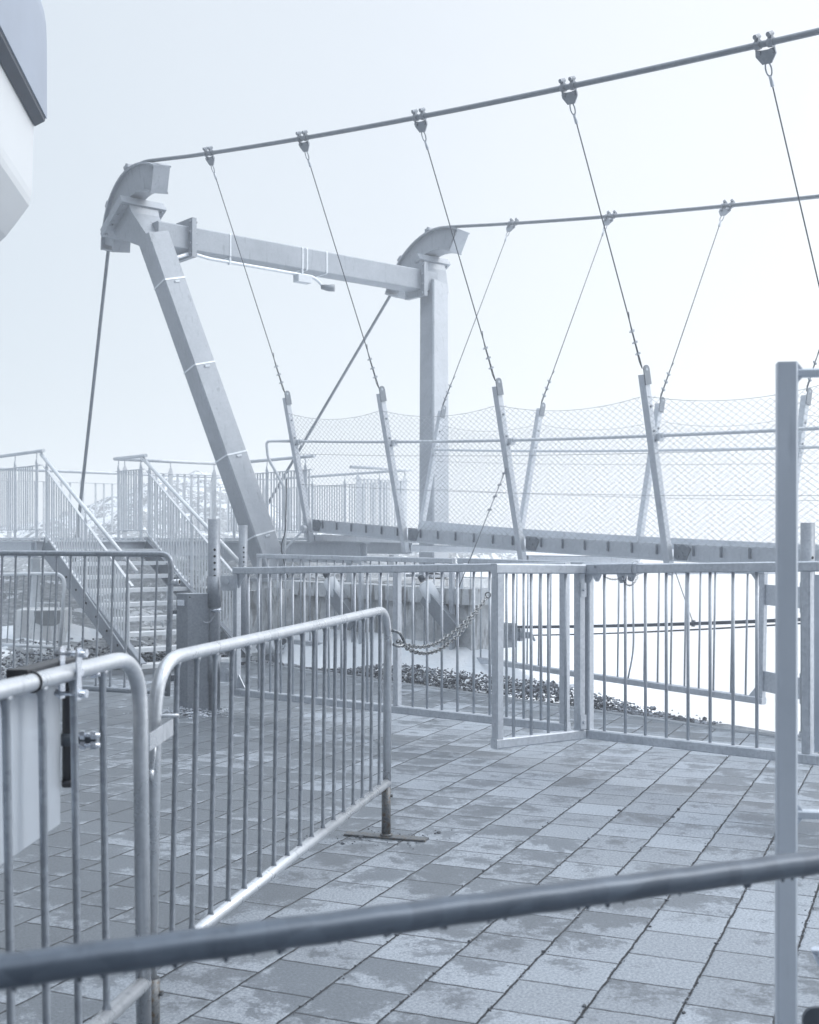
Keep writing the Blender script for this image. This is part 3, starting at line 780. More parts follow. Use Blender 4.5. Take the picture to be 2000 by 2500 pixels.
def foot_grit(i):
    a, r = random.random() * 6.28, abs(random.gauss(0, .09)); q = V((BB.x, BB.y, 0))
    return q + V((math.cos(a) * r * 2.2, math.sin(a) * r, .0015))
scatter_stones('gravel', 'grit washed against the rusty foot plate', 160, foot_grit, .002, .005, M['gravel'])
def joint_grit(i):
    k = random.choice((0, -1, -2, -3, 1, 2)); q = -1.021 + PW * k; p = random.uniform(3.2, 9.5)
    w = QA * (q + random.gauss(0, .006)) + PA * p; return V((w.x / .99998, w.y / .99998, .001))
scatter_stones('gravel', 'fine grit lying in the open joints of the paving', 1500, joint_grit, .0015, .0042, M['gravel'])

# ------------------------------------------------------------------ square frame post and the handrail right in front
t = thing('tube_fence', V((.92, 3.0, 0)), 'tall square tube frame with rungs at the right edge, near the camera', 'fence')
FX, FY = (1921 - CX) * 3.0 / FP, 3.0
b = MB(); b.beam(V((FX - .002, FY, 0)), V((FX, FY, 1.932)), .048, .048, V((.16, 1, 0)), c=.005); b.build('post', M['post'], t)
b = MB(); b.beam(V((FX + .95, FY - .15, 0)), V((FX + .95, FY - .15, 1.932)), .048, .048, V((.16, 1, 0)), c=.005); b.build('post', M['post'], t)
for z in (1.906, .832, .30):
    b = MB(); b.beam(V((FX + .023, FY - .004, z)), V((FX + .927, FY - .146, z)), .022, .021, c=.004)
    b.prism([V((FX + .022, FY - .012, z + .026)), V((FX + .022, FY - .012, z - .026)), V((FX + .034, FY - .014, z - .011)), V((FX + .034, FY - .014, z + .011))], V((0, .016, 0))); b.build('rung', M['post'], t)
b = MB(); q = V((1.0, FY - .02, 0)); rr = []
for cx0, cz0, a0 in ((.030, .335, 90), (.13, .335, 0), (.13, .13, -90), (.030, .13, -180)):
    for j in range(5):
        a_ = R(a0 + 90 - j * 22.5); rr.append(V((q.x - .045 + cx0 + .03 * math.cos(a_), q.y, cz0 + .03 * math.sin(a_))))
b.prism(rr, V((0, .012, 0))); o = b.build('bracket_plate', M['dark'], t)
b = MB(); b.tube([V((1.03, FY - .06, .30)), V((1.06, FY - .16, .12))], .012, 10); b.tube(bend([V((1.03, FY - .03, .335)), V((1.05, FY - .04, .345)), V((1.075, FY - .06, .29))], .02, 4), .010, 8); b.build('spring_pin', M['bright'], o)
b = MB(); b.tube([V((.985, FY - .03, .505)), V((1.035, FY - .02, .40))], .012, 10); b.tube([V((.985, FY - .03, .503)), V((.983, FY - .031, .513))], .0125, 10); b.build('loose_strut', M['infill'], t)

t = thing('handrail', V((0, 1.8, 0)), 'thick wet dark handrail crossing the foreground with drops hanging under it', 'handrail')
h0, h1 = P(0, 2372, 1.50), P(2000, 2104, 2.22)
hd = (h1 - h0).normalized(); A0, A1 = h0 - hd * .75, h1 + hd * .55
b = MB(); n = 60
b.tube([lerp(A0, A1, i / n) + UP * .0008 * math.sin(i * 2.1) for i in range(n + 1)], [.0215 + .0006 * NZ.noise(V((i * .7, 0, 0))) for i in range(n + 1)], 24)
rn = random.Random(4)
for i in range(64):
    f = rn.random(); p = lerp(A0, A1, f) - UP * .0225; r = rn.uniform(.0020, .0046)
    b.tube([p + UP * .004, p, p - UP * r * .8, p - UP * r * 1.5], [r * 1.25, r * 1.1, r * .8, r * .2], 8)
b.build('rail', M['wet'], t)
for p in (A0, A1):
    b = MB(); b.tube([V((p.x, p.y, 0)), V((p.x, p.y, p.z))], .021, 16); b.tube([V((p.x, p.y, 0)), V((p.x, p.y, .012))], .07, 16); b.build('post', M['wet'], t)

# ------------------------------------------------------------------ pylon
def leg_at(side, z):
    f = (5.75 - z) / 4.45
    s = -15.1 + 1.23 * f; t = 8.0 + 1.07 * f
    return ST(s, t if side < 0 else 21.12 - t, z)
PY = thing('bridge_pylon', ST(-13.7, 10.56, .95), 'galvanised portal pylon with splayed legs and curved cable saddles', 'pylon')
A = .335
cableR = .026
SC, ZC, RS = -15.2, 5.36, 1.25           # saddle circle along the bridge
def saddle_arc(R0, n=18, a0=-26, a1=75):
    return [(SC - R0 * math.sin(R(lerp(a0, a1, i / n))), ZC + R0 * math.cos(R(lerp(a0, a1, i / n)))) for i in range(n + 1)]
def saddle_pt(side, s, z, y=0.0):
    """the saddles lie in the sloping planes of the legs"""
    k = .12 * (6.6 - z)
    return ST(s, (7.93 + k) if side < 0 else (13.38 - k), z) + (E2 + UP * (.12 * (1 if side < 0 else -1))).normalized() * y
for side in (-1, 1):
    top, bot = leg_at(side, 5.62), leg_at(side, .95)
    b = MB(); b.beam(bot, top, A, A, E1, c=.02); lg = b.build('leg', M['pylon'], PY)
    tt = 8.0 if side < 0 else 13.12
    # base shoe
    b = MB(); b.box(bot + UP * .02, E1 * .3, E2 * .3, UP * .02); b.build('base_plate', M['pylon'], lg)
    # straps
    if side < 0:
        for z in (4.98, 3.83, 2.62, 1.55):
            p = leg_at(side, z); u = (top - bot).normalized(); b = MB(); b.beam(p - u * .011, p + u * .011, A + .012, A + .012, E1, c=.02)
            fx = u.cross(E1).normalized(); b.beam(p + E1 * (A / 2 + .008) - fx * .02, p + E1 * (A / 2 + .008) + fx * .05, .028, .03, E1); b.build('strap', M['strap'], lg)
    # head: flared block under a tilted plate
    tn = R(30); pu = (UP * math.cos(tn) - E1 * math.sin(tn)); pl = (E1 * math.cos(tn) + UP * math.sin(tn))      # plate normal leans back
    hc = saddle_pt(side, -15.60, 5.93)
    b = MB(); lo = leg_at(side, 5.50)
    r0 = [lo + E1 * x * .168 + E2 * y * .168 for x, y in ((-1, -1), (1, -1), (1, 1), (-1, 1))]
    r1 = [hc - pu * .15 + pl * x * .26 + pl * .06 + E2 * y * .21 for x, y in ((-1, -1), (1, -1), (1, 1), (-1, 1))]
    r2 = [hc - pu * .034 + pl * x * .27 + pl * .06 + E2 * y * .22 for x, y in ((-1, -1), (1, -1), (1, 1), (-1, 1))]
    b.add(r0 + r1 + r2, [(i, (i + 1) % 4, 4 + (i + 1) % 4, 4 + i) for i in range(4)] + [(4 + i, 4 + (i + 1) % 4, 8 + (i + 1) % 4, 8 + i) for i in range(4)] + [(3, 2, 1, 0), (8, 9, 10, 11)])
    b.build('head', M['pylon'], PY)
    b = MB(); b.box(hc, pl * .36, E2 * .34, pu * .03); b.box(hc + pu * .064, pl * .35, E2 * .33, pu * .03)
    for x in (-1, -.35, .35, 1):
        for y in (-1, 1): bolt(b, hc + pl * x * .30 + E2 * y * .29 - pu * .03, -pu, .022, .03)
    b.build('head_plate', M['pylon'], PY)
    # curved I-section saddle
    b = MB()
    def strip(arc, th, w):
        vs, fs = [], []
        for (s, z), (s2, z2) in zip(arc, th):
            for y in (-w, w): vs += [saddle_pt(side, s, z, y), saddle_pt(side, s2, z2, y)]
        for i in range(len(arc) - 1):
            o = i * 4; q = o + 4
            fs += [(o, o + 2, q + 2, q), (o + 1, q + 1, q + 3, o + 3), (o, q, q + 1, o + 1), (o + 2, o + 3, q + 3, q + 2)]
        m = len(vs) - 4; fs += [(0, 1, 3, 2), (m, m + 2, m + 3, m + 1)]
        b.add(vs, fs)
    strip(saddle_arc(RS), saddle_arc(RS - .025), .135); strip(saddle_arc(RS - .35), saddle_arc(RS - .375), .135)
    strip(saddle_arc(RS - .024, a0=-21, a1=71), saddle_arc(RS - .351, a0=-21, a1=71), .085)
    for a_ in (-25.4, 74.4):
        (s, z), (s2, z2) = saddle_arc(RS - .026, 1, a_, a_)[0], saddle_arc(RS - .349, 1, a_, a_)[0]
        b.beam(saddle_pt(side, s, z), saddle_pt(side, s2, z2), .25, .02, E1)
    for a_ in (12, 46):
        (s, z), (s2, z2) = saddle_arc(RS + .03, 1, a_, a_)[0], saddle_arc(RS + .075, 1, a_, a_)[0]
        b.beam(saddle_pt(side, s, z), saddle_pt(side, s2, z2), .22, .12, E1)
        for y in (-.075, .075): bolt(b, saddle_pt(side, s2, z2, y), saddle_pt(side, s2, z2) - saddle_pt(side, s, z), .018, .03)
    b.prism([saddle_pt(side, s, z, -.085) for s, z in ((-15.98, 5.80), (-15.42, 6.10), (-15.42, 6.24), (-15.62, 6.20), (-15.80, 6.08), (-15.95, 5.92))], E2 * .17)
    b.build('saddle', M['pylon'], PY)
# cross beam
zb = 5.66
b = MB(); b.beam(ST(-15.1, 8.05, zb), ST(-15.1, 13.07, zb), .30, .33, UP, c=.018); cb = b.build('cross_beam', M['pylon'], PY)
for tt in (8.55, 12.74):
    b = MB(); b.box(ST(-15.1, tt, zb), E1 * .24, E2 * .034, UP * .27)
    for y in (-1, -.35, .35, 1):
        for x in (-1, 1):
            for sg in (-1, 1): bolt(b, ST(-15.1 + x * .20, tt + sg * .034, zb + y * .22), E2 * sg, .02, .025)
    b.build('flange', M['pylon'], cb)
for tt in (9.18, 10.42, 10.50, 10.86):
    b = MB(); b.beam(ST(-15.1, tt - .013, zb), ST(-15.1, tt + .013, zb), .312, .342, UP, c=.018); b.build('strap', M['strap'], cb)
b = MB(); pts = bend([ST(-14.9, 8.12, 5.30), ST(-14.92, 8.32, 5.36), ST(-14.96, 8.55, 5.46), ST(-14.98, 8.85, 5.43), ST(-14.98, 10.62, 5.42), ST(-14.98, 10.74, 5.36), ST(-14.98, 10.80, 5.30)], .08, 5)
b.tube(pts, .024, 10)
for tt in (9.18, 10.42): b.box(ST(-14.98, tt, 5.445), E1 * .03, E2 * .012, UP * .05)
b.build('conduit', M['strap'], cb)
b = MB(); b.box(ST(-14.98, 10.44, 5.36), E1 * .07, E2 * .12, UP * .055); b.build('junction_box', M['rail'], cb)
b = MB(); b.tube([ST(-14.98, 10.78, 5.29), ST(-14.90, 10.86, 5.27), ST(-14.84, 10.92, 5.27)], [.035, .05, .055], 12); b.build('lamp', M['box'], cb)

# ------------------------------------------------------------------ main cables, from the bridge over the saddle to the ground behind
def cable_z(s):          # sag measured at the hanger clamps
    u = s + 13.5; return 6.37 - .158 * u + .0033 * u * u
def cable_t(s, side):
    c = 7.98 + .022 * (s + 13.5)
    return c if side < 0 else 21.32 - c
for side in (-1, 1):
    tt = 8.0 if side < 0 else 13.12
    arc = saddle_arc(RS + .024, 16, a0=-9)
    pts = []
    s = 2.0
    while s > -14.4: pts.append(ST(s, cable_t(s, side), cable_z(s))); s -= .5
    pts += [saddle_pt(side, s, z) for s, z in arc]
    end = ST(-18.1, 8.4, 2.22) if side < 0 else ST(-18.7, 12.7, 2.78)
    e0 = pts[-1]; pts += [lerp(e0, end, f) for f in (.25, .5, 1, 1.32)]
    b = MB(); b.tube(pts, cableR, 12)
    nm = ('near main cable of the bridge, running over the left pylon leg', 'far main cable of the bridge, running over the right pylon leg')[side > 0]
    o = tag(b.build('main_cable', M['cable'], base=pts[-1]), nm, 'cable', 'main cables of the footbridge')

# ------------------------------------------------------------------ footbridge
def deck_z(s): u = s + 13.5; return 1.78 - .0712 * u + .0031 * u * u
POSTS = [-13.51 + 2.0 * i for i in range(6)]
TN0, TN1, TF0, TF1 = 9.55, 9.13, 11.45, 11.90          # foot and head of the near / far posts
BRG = thing('footbridge', ST(-12.5, 10.5, 1.3), 'narrow suspension footbridge with mesh sides leaving the platform', 'footbridge')
def post_pt(side, s, z):
    f = (z - (deck_z(s) - .30)) / 1.98
    return ST(s, lerp(TN0, TN1, f) if side < 0 else lerp(TF0, TF1, f), z)
for side in (-1, 1):
    for i, s in enumerate(POSTS):
        lo, hi = post_pt(side, s, deck_z(s) - .30), post_pt(side, s, deck_z(s) + 1.60)
        b = MB(); b.beam(lo, hi, .075, .075, E1, c=.006); po = b.build('post', M['bridge'], BRG)
        u = (hi - lo).normalized(); x = u.cross(E1).normalized()
        b = MB(); pl = []
        for a_ in range(0, 181, 30): pl.append(hi + u * .045 + (x * math.cos(R(a_)) + u * math.sin(R(a_))) * .042)
        pl += [hi - x * .042 - u * .10, hi + x * .042 - u * .10]
        b.prism([p + E1 * .039 for p in pl], E1 * .012); o = b.build('eye_plate', M['cable'], po)
        b = MB(); bolt(b, hi + u * .045 + E1 * .0515, E1, .014, .001, 12); b.build('eye', M['panel'], o)
        b = MB()
        for zz in (1.30, 1.07, .98): bolt(b, post_pt(side, s, deck_z(s) + zz) + E1 * .038, E1, .012, .012)
        b.build_each('bolt', M['cable'], po)
    # edge plates, brackets, splice plates
    tb = (TN0 - .005, TF0 + .005)[side > 0]; outv = -E2 if side < 0 else E2
    for i in range(len(POSTS) - 1):
        s0, s1 = POSTS[i] + .05, POSTS[i + 1] + .02
        b = MB(); z0, z1 = deck_z(s0), deck_z(s1)
        b.beam(ST(s0, tb, z0 - .078), ST(s1, tb, z1 - .078), .012, .155); b.beam(ST(s0, tb, z0 - .162), ST(s1, tb, z1 - .162), .10, .012)
        fo = b.build('edge_plate', M['bridge'], BRG)
        for k in range(6):
            b = MB()
            f = (k + .75) / 6.3; q = ST(lerp(s0, s1, f), tb, lerp(z0, z1, f) - .062) + outv * .0075
            b.beam(q - UP * .05, q + UP * .05, .028, .006, outv, c=.001); q2 = q + E1 * .012 + outv * .012; b.beam(q2 - UP * .05, q2 + UP * .05, .005, .024, outv, c=.001)
            for dz in (-.028, .028): bolt(b, q + UP * dz - E1 * .004 + outv * .003, outv, .008, .006)
            b.build('bracket', M['box'], fo)
        b = MB(); q = ST(s0 + .06, tb, z0 - .085) + outv * .007; zz = (z1 - z0) / (s1 - s0)
        pl = [q + E1 * x + UP * (y + zz * x) for x, y in ((-.05, .08), (.10, .08), (.15, .04), (.09, -.075), (.02, -.085), (-.05, -.05))]
        b.prism(pl, outv * .007)
        for x, y in ((.0, .045), (.10, .045), (.0, -.035), (.075, -.04), (.05, .0)): bolt(b, q + E1 * x + UP * (y + zz * x) + outv * .007, outv, .010, .008)
        b.build('splice_plate', M['box'], fo)
    # hand rail tubes and tension wires
    pts = [post_pt(side, s, deck_z(s) + 1.03) + outv * -.055 for s in [POSTS[0] - .0 + .25 * i for i in range(41)]]
    b = MB(); b.tube(pts, .018, 10)
    for s in POSTS:
        q = post_pt(side, s, deck_z(s) + 1.03) - outv * .055
        b.tube([q - E1 * -.05, q + E1 * .11], .028, 10); b.box(q - UP * .02 + E1 * .06, E1 * .02, E2 * .035, UP * .035)
    b.build('handrail', M['rail'], BRG)
    for dz in (.46, .86):
        b = MB(); b.tube([post_pt(side, s, deck_z(s) + dz) + outv * .03 for s in POSTS], .0028, 6); b.build('tension_wire', M['wire'], BRG)
    # chain link between the posts
    for i in range(len(POSTS) - 1):
        s0, s1 = POSTS[i] + .045, POSTS[i + 1] - .045
        b = MB(); pit, row = .046, .0300; m = int((s1 - s0) / pit)
        vs, fs = [], []
        rn = random.Random(i * 3 + side)
        for k in range(m + 1):
            top = deck_z(lerp(s0, s1, k / m)) + 1.40 - .085 * 4 * (k / m) * (1 - k / m) - (.0 if side < 0 else .02)
            zlo = deck_z(lerp(s0, s1, k / m)) - .02; rows = int((top - zlo) / row)
            ring0 = None
            for j in range(rows + 1):
                w = (-1) ** (j + k) * .27
                s = s0 + (k + .5 + w * 2 * .96) * (s1 - s0) / (m + 1); z = zlo + j * row
                q = post_pt(side, s, z + (deck_z(s) - deck_z(lerp(s0, s1, k / m))) * .0) + outv * (.034 + .0018 * (1 if j % 2 else -1)) + outv * .012 * NZ.noise(V((s * .8, z * .9, i)))
                r = .0022 if side < 0 else .0017; o = len(vs)
                vs += [q + UP * r * 1.0 + E1 * 0, q - UP * r * .6 + outv * r, q - UP * r * .6 - outv * r]
                if ring0 is not None:
                    for a_ in range(3): fs.append((ring0 + a_, ring0 + (a_ + 1) % 3, o + (a_ + 1) % 3, o + a_))
                ring0 = o
        b.add(vs, fs)
        # top selvedge wire
        b.tube([post_pt(side, lerp(s0, s1, f), deck_z(lerp(s0, s1, f)) + 1.39 - .085 * 4 * f * (1 - f)) + outv * .034 for f in [k / 14 for k in range(15)]], .0026, 5)
        b.build('mesh_panel', M['wire'], BRG)
# cross beams and walking deck
for s in POSTS:
    b = MB(); z = deck_z(s) - .255; b.beam(ST(s, TN0 + .036, z), ST(s, TF0 - .036, z - .03), .10, .085); b.build('cross_beam', M['bridge'], BRG)
b = MB(); ss = [POSTS[0] - .1 + .5 * i for i in range(22)]
vs = []; fs = []
for s in ss:
    for t_, dz in ((TN0 + .06, -.125), (TF0 - .06, -.125), (TF0 - .06, -.15), (TN0 + .06, -.15)): vs.append(ST(s, t_, deck_z(s) + dz))
for i in range(len(ss) - 1):
    for k in range(4): fs.append((i * 4 + k, i * 4 + (k + 1) % 4, i * 4 + 4 + (k + 1) % 4, i * 4 + 4 + k))
fs += [(3, 2, 1, 0), tuple(range(len(vs) - 4, len(vs)))]
b.add(vs, fs); b.build('deck', M['bridge'], BRG)

# hangers
ORD = ['first', 'second', 'third', 'fourth', 'fifth', 'sixth']
def hanger(side, i):
    s = POSTS[i]; c = ST(s, cable_t(s, side), cable_z(s))
    lo, hi = post_pt(side, s, deck_z(s) - .30), post_pt(side, s, deck_z(s) + 1.60); e_ = hi + (hi - lo).normalized() * .045
    u = (e_ - c).normalized()
    lab = f"{ORD[i]} hanger wire from the pylon on the {'near' if side < 0 else 'far'} main cable"
    t = thing('hanger_cable', e_, lab, 'hanger', 'hanger wires of the footbridge')
    cd_ = (ST(s + .1, cable_t(s + .1, side), cable_z(s + .1)) - c).normalized(); x = E2 * (-1 if side < 0 else 1)
    dn = (u - cd_ * u.dot(cd_)).normalized(); sd_ = cd_.cross(dn).normalized()
    b = MB()
    for k in (-1, 1):
        q = c + cd_ * k * .058
        b.tube([q - cd_ * .022, q + cd_ * .022], .036, 14)
        b.box(q - dn * .052, cd_ * .018, sd_ * .014, dn * .02); bolt(b, q - dn * .062 - sd_ * .03, sd_, .019, .06, 10)
        bolt(b, q + dn * .062 - sd_ * .022, sd_, .019, .044, 10)
    pl = [c + cd_ * xx + dn * yy for xx, yy in ((-.085, .035), (-.03, .045), (.03, .045), (.085, .035), (.09, .085), (.04, .15), (-.04, .15), (-.09, .085))]
    b.prism([p - sd_ * .006 for p in pl], sd_ * .012); b.build('cable_clamp', M['box'], t)
    w0 = c + dn * .135
    b = MB(); uu = (e_ - w0).normalized(); xx = cd_ - uu * cd_.dot(uu); xx.normalize()
    loop = [w0 + uu * (.0 if k == 0 else 0) + xx * math.sin(a_) * .026 * (1 if a_ < 3.14 else 1) + uu * (.055 - .055 * math.cos(a_)) for k, a_ in enumerate([i_ * 2 * math.pi / 14 for i_ in range(14)])]
    b.tube(loop, .0065, 6, closed=True); b.build('thimble', M['bar'], t)
    b = MB(); b.tube([w0 + uu * .105, w0 + uu * .19], .014, 10); b.build('ferrule', M['bridge'], t)
    b = MB(); b.tube([w0 + uu * .10, e_ - uu * .02], .0058, 8)
    fx = uu.cross(E1).normalized()
    b.tube(bend([e_ + fx * .0 - uu * .01, e_ + fx * .018 - uu * .08, e_ + fx * .010 - uu * .20, e_ + fx * .008 - uu * .44, e_ - fx * .02 - uu * .56], .06, 4), .0045, 6)
    b.build('wire_rope', M['rope'], t)
    for k in (.16, .27, .38):
        b = MB(); q = e_ - uu * k; b.box(q, uu * .010, fx * .022, E1 * .010); torus(b, q, uu, .014, .004, 10, 6); bolt(b, q + fx * .02, fx, .007, .02); b.build('rope_clip', M['bar'], t)
for side in (-1, 1):
    for i in range(5): hanger(side, i)

# thin stays down to the wind cables, wind cables and their anchor
b = MB(); p0 = post_pt(-1, POSTS[2], 2.27) - E2 * .04; p1 = P(1118, 1440, 12.9); u = (p1 - p0).normalized(); b.tube([p0, p1], .0055, 6)
for k in (.06, .2, .34, .5): b.box(p0 + u * k, u * .012, E1 * .02, E2 * .012)
tag(b.build('stay_wire', M['cable'], base=p1), 'thin stay wire slanting down from the third near post', 'stay wire')
b = MB(); p0 = P(1640, 1370, 11.95); p1 = P(1693, 1522, 11.6); b.tube([p0, p1], .0045, 6); b.box(p1, UP * .03, E1 * .015, E2 * .012)
tag(b.build('stay_wire', M['cable'], base=p1), 'thin stay wire dropping from the fourth near post to the wind cables', 'stay wire')
for (xa, ya, ZA), (xb, yb, ZB), r, lab in (((1200, 1531, 14.0), (2150, 1503, 10.0), .0165, 'thicker wind cable stretched below the bridge beyond the gates'), ((1300, 1551, 13.5), (2150, 1508, 10.0), .008, 'thinner wind cable below the bridge, tied to the steel anchor')):
    b = MB(); p0, p1 = P(xa, ya, ZA), P(xb, yb, ZB); m = 12
    b.tube([lerp(p0, p1, i / m) - UP * .10 * (i / m) * (1 - i / m) for i in range(m + 1)], r, 8)
    tag(b.build('wind_cable', M['rope'], base=p0), lab, 'cable', 'wind cables below the bridge')

# ------------------------------------------------------------------ foundation under the pylon
t = thing('foundation', ST(-13, 10.8, 0), 'stained concrete foundation carrying the pylon legs', 'foundation')
def lump(name, s0, s1, t0, t1, z0, z1, mat, amp=.05, n=16):
    b = MB(); vs, fs = [], []
    def q(s, t_, z):
        p = ST(s, t_, z); k = fbm(p.x * 1.4, p.y * 1.4 + z * 1.7, 4, 12)
        return p + (E1 * .6 - E2 + UP * .5) * amp * k
    rings = []
    per = [(lerp(s0, s1, i / n), t0) for i in range(n)] + [(s1, lerp(t0, t1, i / n)) for i in range(n)] + [(lerp(s1, s0, i / n), t1) for i in range(n)] + [(s0, lerp(t1, t0, i / n)) for i in range(n)]
    for j in range(7):
        z = lerp(z0, z1, j / 6); vs += [q(s, t_, z) for s, t_ in per]
    m = len(per)
    for j in range(6):
        for i in range(m): fs.append((j * m + i, j * m + (i + 1) % m, (j + 1) * m + (i + 1) % m, (j + 1) * m + i))
    b.add(vs, fs); b.add([ST(s0, t0, z1 - amp * .2), ST(s1, t0, z1 - amp * .2), ST(s1, t1, z1 - amp * .2), ST(s0, t1, z1 - amp * .2)], [(0, 1, 2, 3)])
    return b.build(name, mat, t)
lump('block', -14.7, -11.6, 8.95, 10.1, -1.2, .93, M['concrete'], .05)
lump('block', -11.6, -9.7, 8.95, 9.35, -1.2, .90, M['concrete'], .04)
lump('ledge', -14.4, -9.6, 8.9, 9.32, .80, .97, M['conc2'], .01)
lump('block', -14.8, -13.3, 10.2, 12.7, -1.6, .93, M['concrete'], .05)
lump('rock_face', -15.6, -13.0, 8.75, 10.4, -.5, .86, M['concrete'], .16)
for i, (s, t_, zb_) in enumerate(((-11.9, 8.83, .80), (-10.12, 8.83, .80), (-13.0, 8.55, .12))):
    g = thing('ground_anchor', ST(s, t_, 0), ('slanting ground anchor with white cap, left one below the bridge start', 'slanting ground anchor with white cap, right one below the bridge', 'low white capped ground anchor lying just above the snow')[i], 'anchor', 'ground anchors in the foundation')
    d_ = (UP * .75 - E1 * .45 - E2 * .2).normalized() if i < 2 else (UP * .35 + E1 * .9).normalized()
    p0 = ST(s, t_, zb_)
    b = MB(); b.tube([p0 - d_ * .05, p0 + d_ * .25], .085 if i < 2 else .12, 18); b.tube([p0 + d_ * .25, p0 + d_ * .27], [.085, .06], 18); b.build('cap', M['whitepipe'], g)
    x_ = (E1 * .8 - UP * .6).normalized()
    b = MB(); b.beam(p0 - x_ * .15 + d_ * .0, p0 + x_ * .48 - UP * .0, .14, .10, UP); b.beam(p0 - x_ * .15 - E2 * .08, p0 + x_ * .48 - E2 * .08, .02, .18, UP); b.build('waler_beam', M['box'], g)
    b = MB(); b.tube([p0 + d_ * .30, p0 + d_ * .36], .035, 10); b.build('bolt_head', M['dark'], g)
t = thing('cable_anchor', P(1238, 1550, 13.6), 'dark steel anchor block ending the wind cables behind the open gate', 'anchor')
b = MB(); b.box(P(1225, 1550, 13.6), E1 * .14, E2 * .10, UP * .13); b.beam(P(1130, 1545, 14.4), P(1225, 1550, 13.6), .12, .20); b.build('block', M['cable'], t)
b = MB(); b.beam(P(1240, 1550, 13.5), P(1300, 1551, 13.45), .03, .07); b.box(P(1272, 1549, 13.5), E1 * .03, E2 * .04, UP * .07); b.tube([P(1296, 1545, 13.4), P(1306, 1565, 13.4)], .014, 8); b.build('turnbuckle', M['bar'], t)

# ------------------------------------------------------------------ viewing platform, stairs, railings
ZP = 1.53
PF = thing('viewing_platform', ST(-17, 9, 0), 'raised steel platform behind the stairs, on slim columns', 'platform')
outline = [(-14.9, 6.3), (-14.9, 7.93), (-15.8, 7.93), (-15.8, 9.55), (-13.6, 9.55), (-13.6, 11.45), (-15.2, 11.45), (-15.2, 12.8), (-19.3, 12.8), (-19.3, 6.3)]
b = MB()
for s0, s1, t0, t1 in ((-19.28, -15.83, 6.33, 12.77), (-15.80, -14.92, 6.33, 7.90), (-15.80, -15.22, 9.58, 12.77), (-15.20, -13.62, 9.58, 11.42)):
    k = t0 + .03
    while k < t1:
        b.beam(ST(s0, k, ZP - .018), ST(s1, k, ZP - .018), .030, .034, c=.002); k += .085
    for q in (s0 + .02, (s0 + s1) / 2, s1 - .02): b.beam(ST(q, t0, ZP - .045), ST(q, t1, ZP - .045), .03, .016, c=.002)
b.build('floor', M['rail'], PF)
fe = [((-19.3, 6.34), (-14.95, 6.34)), ((-14.94, 6.40), (-14.94, 7.86)), ((-15.75, 7.95), (-15.75, 9.55)), ((-14.95, 7.9), (-15.7, 7.9)), ((-17.2, 9.75), (-12.55, 9.75)), ((-19.25, 6.4), (-19.25, 12.7)), ((-19.2, 12.75), (-15.2, 12.75))]
for i, ((s, t_), (s2, t2)) in enumerate(fe):
    b = MB(); zc = ZP - .155 if i != 4 else ZP - .20; hh = .20 if i != 4 else .26
    a_, c_ = ST(s, t_, zc), ST(s2, t2, zc)
    b.beam(a_, c_, .012, hh); b.beam(a_ + UP * hh / 2, c_ + UP * hh / 2, .10, .012); b.beam(a_ - UP * hh / 2, c_ - UP * hh / 2, .10, .012)
    sd_ = (c_ - a_).normalized().cross(UP)
    for f in (.02, .5, .98): b.box(lerp(a_, c_, f), sd_ * .045, (c_ - a_).normalized() * .005, UP * (hh / 2 - .008))
    b.build('edge_beam', M['bridge'], PF)
for s, t_ in ((-15.3, 6.45), (-17.6, 6.45), (-19.1, 6.5), (-15.6, 8.6), (-15.6, 7.75), (-18.9, 9.2), (-17.4, 10.0), (-14.3, 10.0), (-13.0, 9.85), (-18.9, 12.6), (-15.5, 12.6)):
    g, _ = ground_z(s, t_); b = MB(); b.beam(ST(s, t_, g - .3), ST(s, t_, ZP - .27 if (s, t_) not in () else ZP - .3), .12, .12, E1); b.build('column', M['rail'], PF)
b = MB(); b.tube([ST(-15.6, 8.65, .3), ST(-15.75, 9.5, 1.30)], .03, 8); b.build('brace', M['rail'], PF)

def railing(label, p0, p1, zf0, zf1, posts, group='platform railings', H=1.10, slope=False, gap=.072, over=.06):
    """flat bar railing with a tube handrail standing on post brackets"""
    p0, p1 = V(p0), V(p1); L = (p1 - p0).length; ax = (p1 - p0).normalized()
    P0 = lambda f, z: lerp(p0, p1, f) + UP * (lerp(zf0, zf1, f) + z)
    t = thing('railing', P0(.5, 0), label, 'railing', group)
    ht = .92
    MB().tube([P0(0, H) - ax * over, P0(1, H) + ax * over], .0245, 12).build('handrail', M['rail'], t)
    MB().beam(P0(0, ht), P0(1, ht), .035, .012).build('top_bar', M['rail'], t)
    MB().beam(P0(0, .10), P0(1, .10), .035, .012).build('bottom_bar', M['rail'], t)
    dirx = P0(1, 0) - P0(0, 0); hx = V((dirx.x, dirx.y, 0)).normalized()
    for f in posts:
        b = MB(); b.beam(P0(f, 0), P0(f, ht + .03), .012, .07, hx); b.prism([P0(f, ht + .03) - hx * .035, P0(f, ht + .03) + hx * .035, P0(f, ht + .10) + hx * .006, P0(f, ht + .10) - hx * .006], hx.cross(UP) * .008)
        b.tube([P0(f, ht + .08), P0(f, H - .01)], .008, 8); b.build('post', M['rail'], t)
    m = max(1, int(round(L / gap)))
    for i in range(1, m):
        f = i / m
        if min(abs(f - q) for q in posts) < .03 / L + .012: continue
        MB().beam(P0(f, .106), P0(f, ht - .006), .007, .033, hx, c=.001).build('baluster', M['rail'], t)
    return t
railing('left platform railing, ending at the head of the stairs', ST(-19.2, 6.4), ST(-14.95, 6.4), ZP, ZP, (.02, .2, .4, .6, .80, .965))
railing('short platform railing at the right head of the stairs', ST(-15.75, 7.83), ST(-14.95, 7.83), ZP, ZP, (.08, .9))
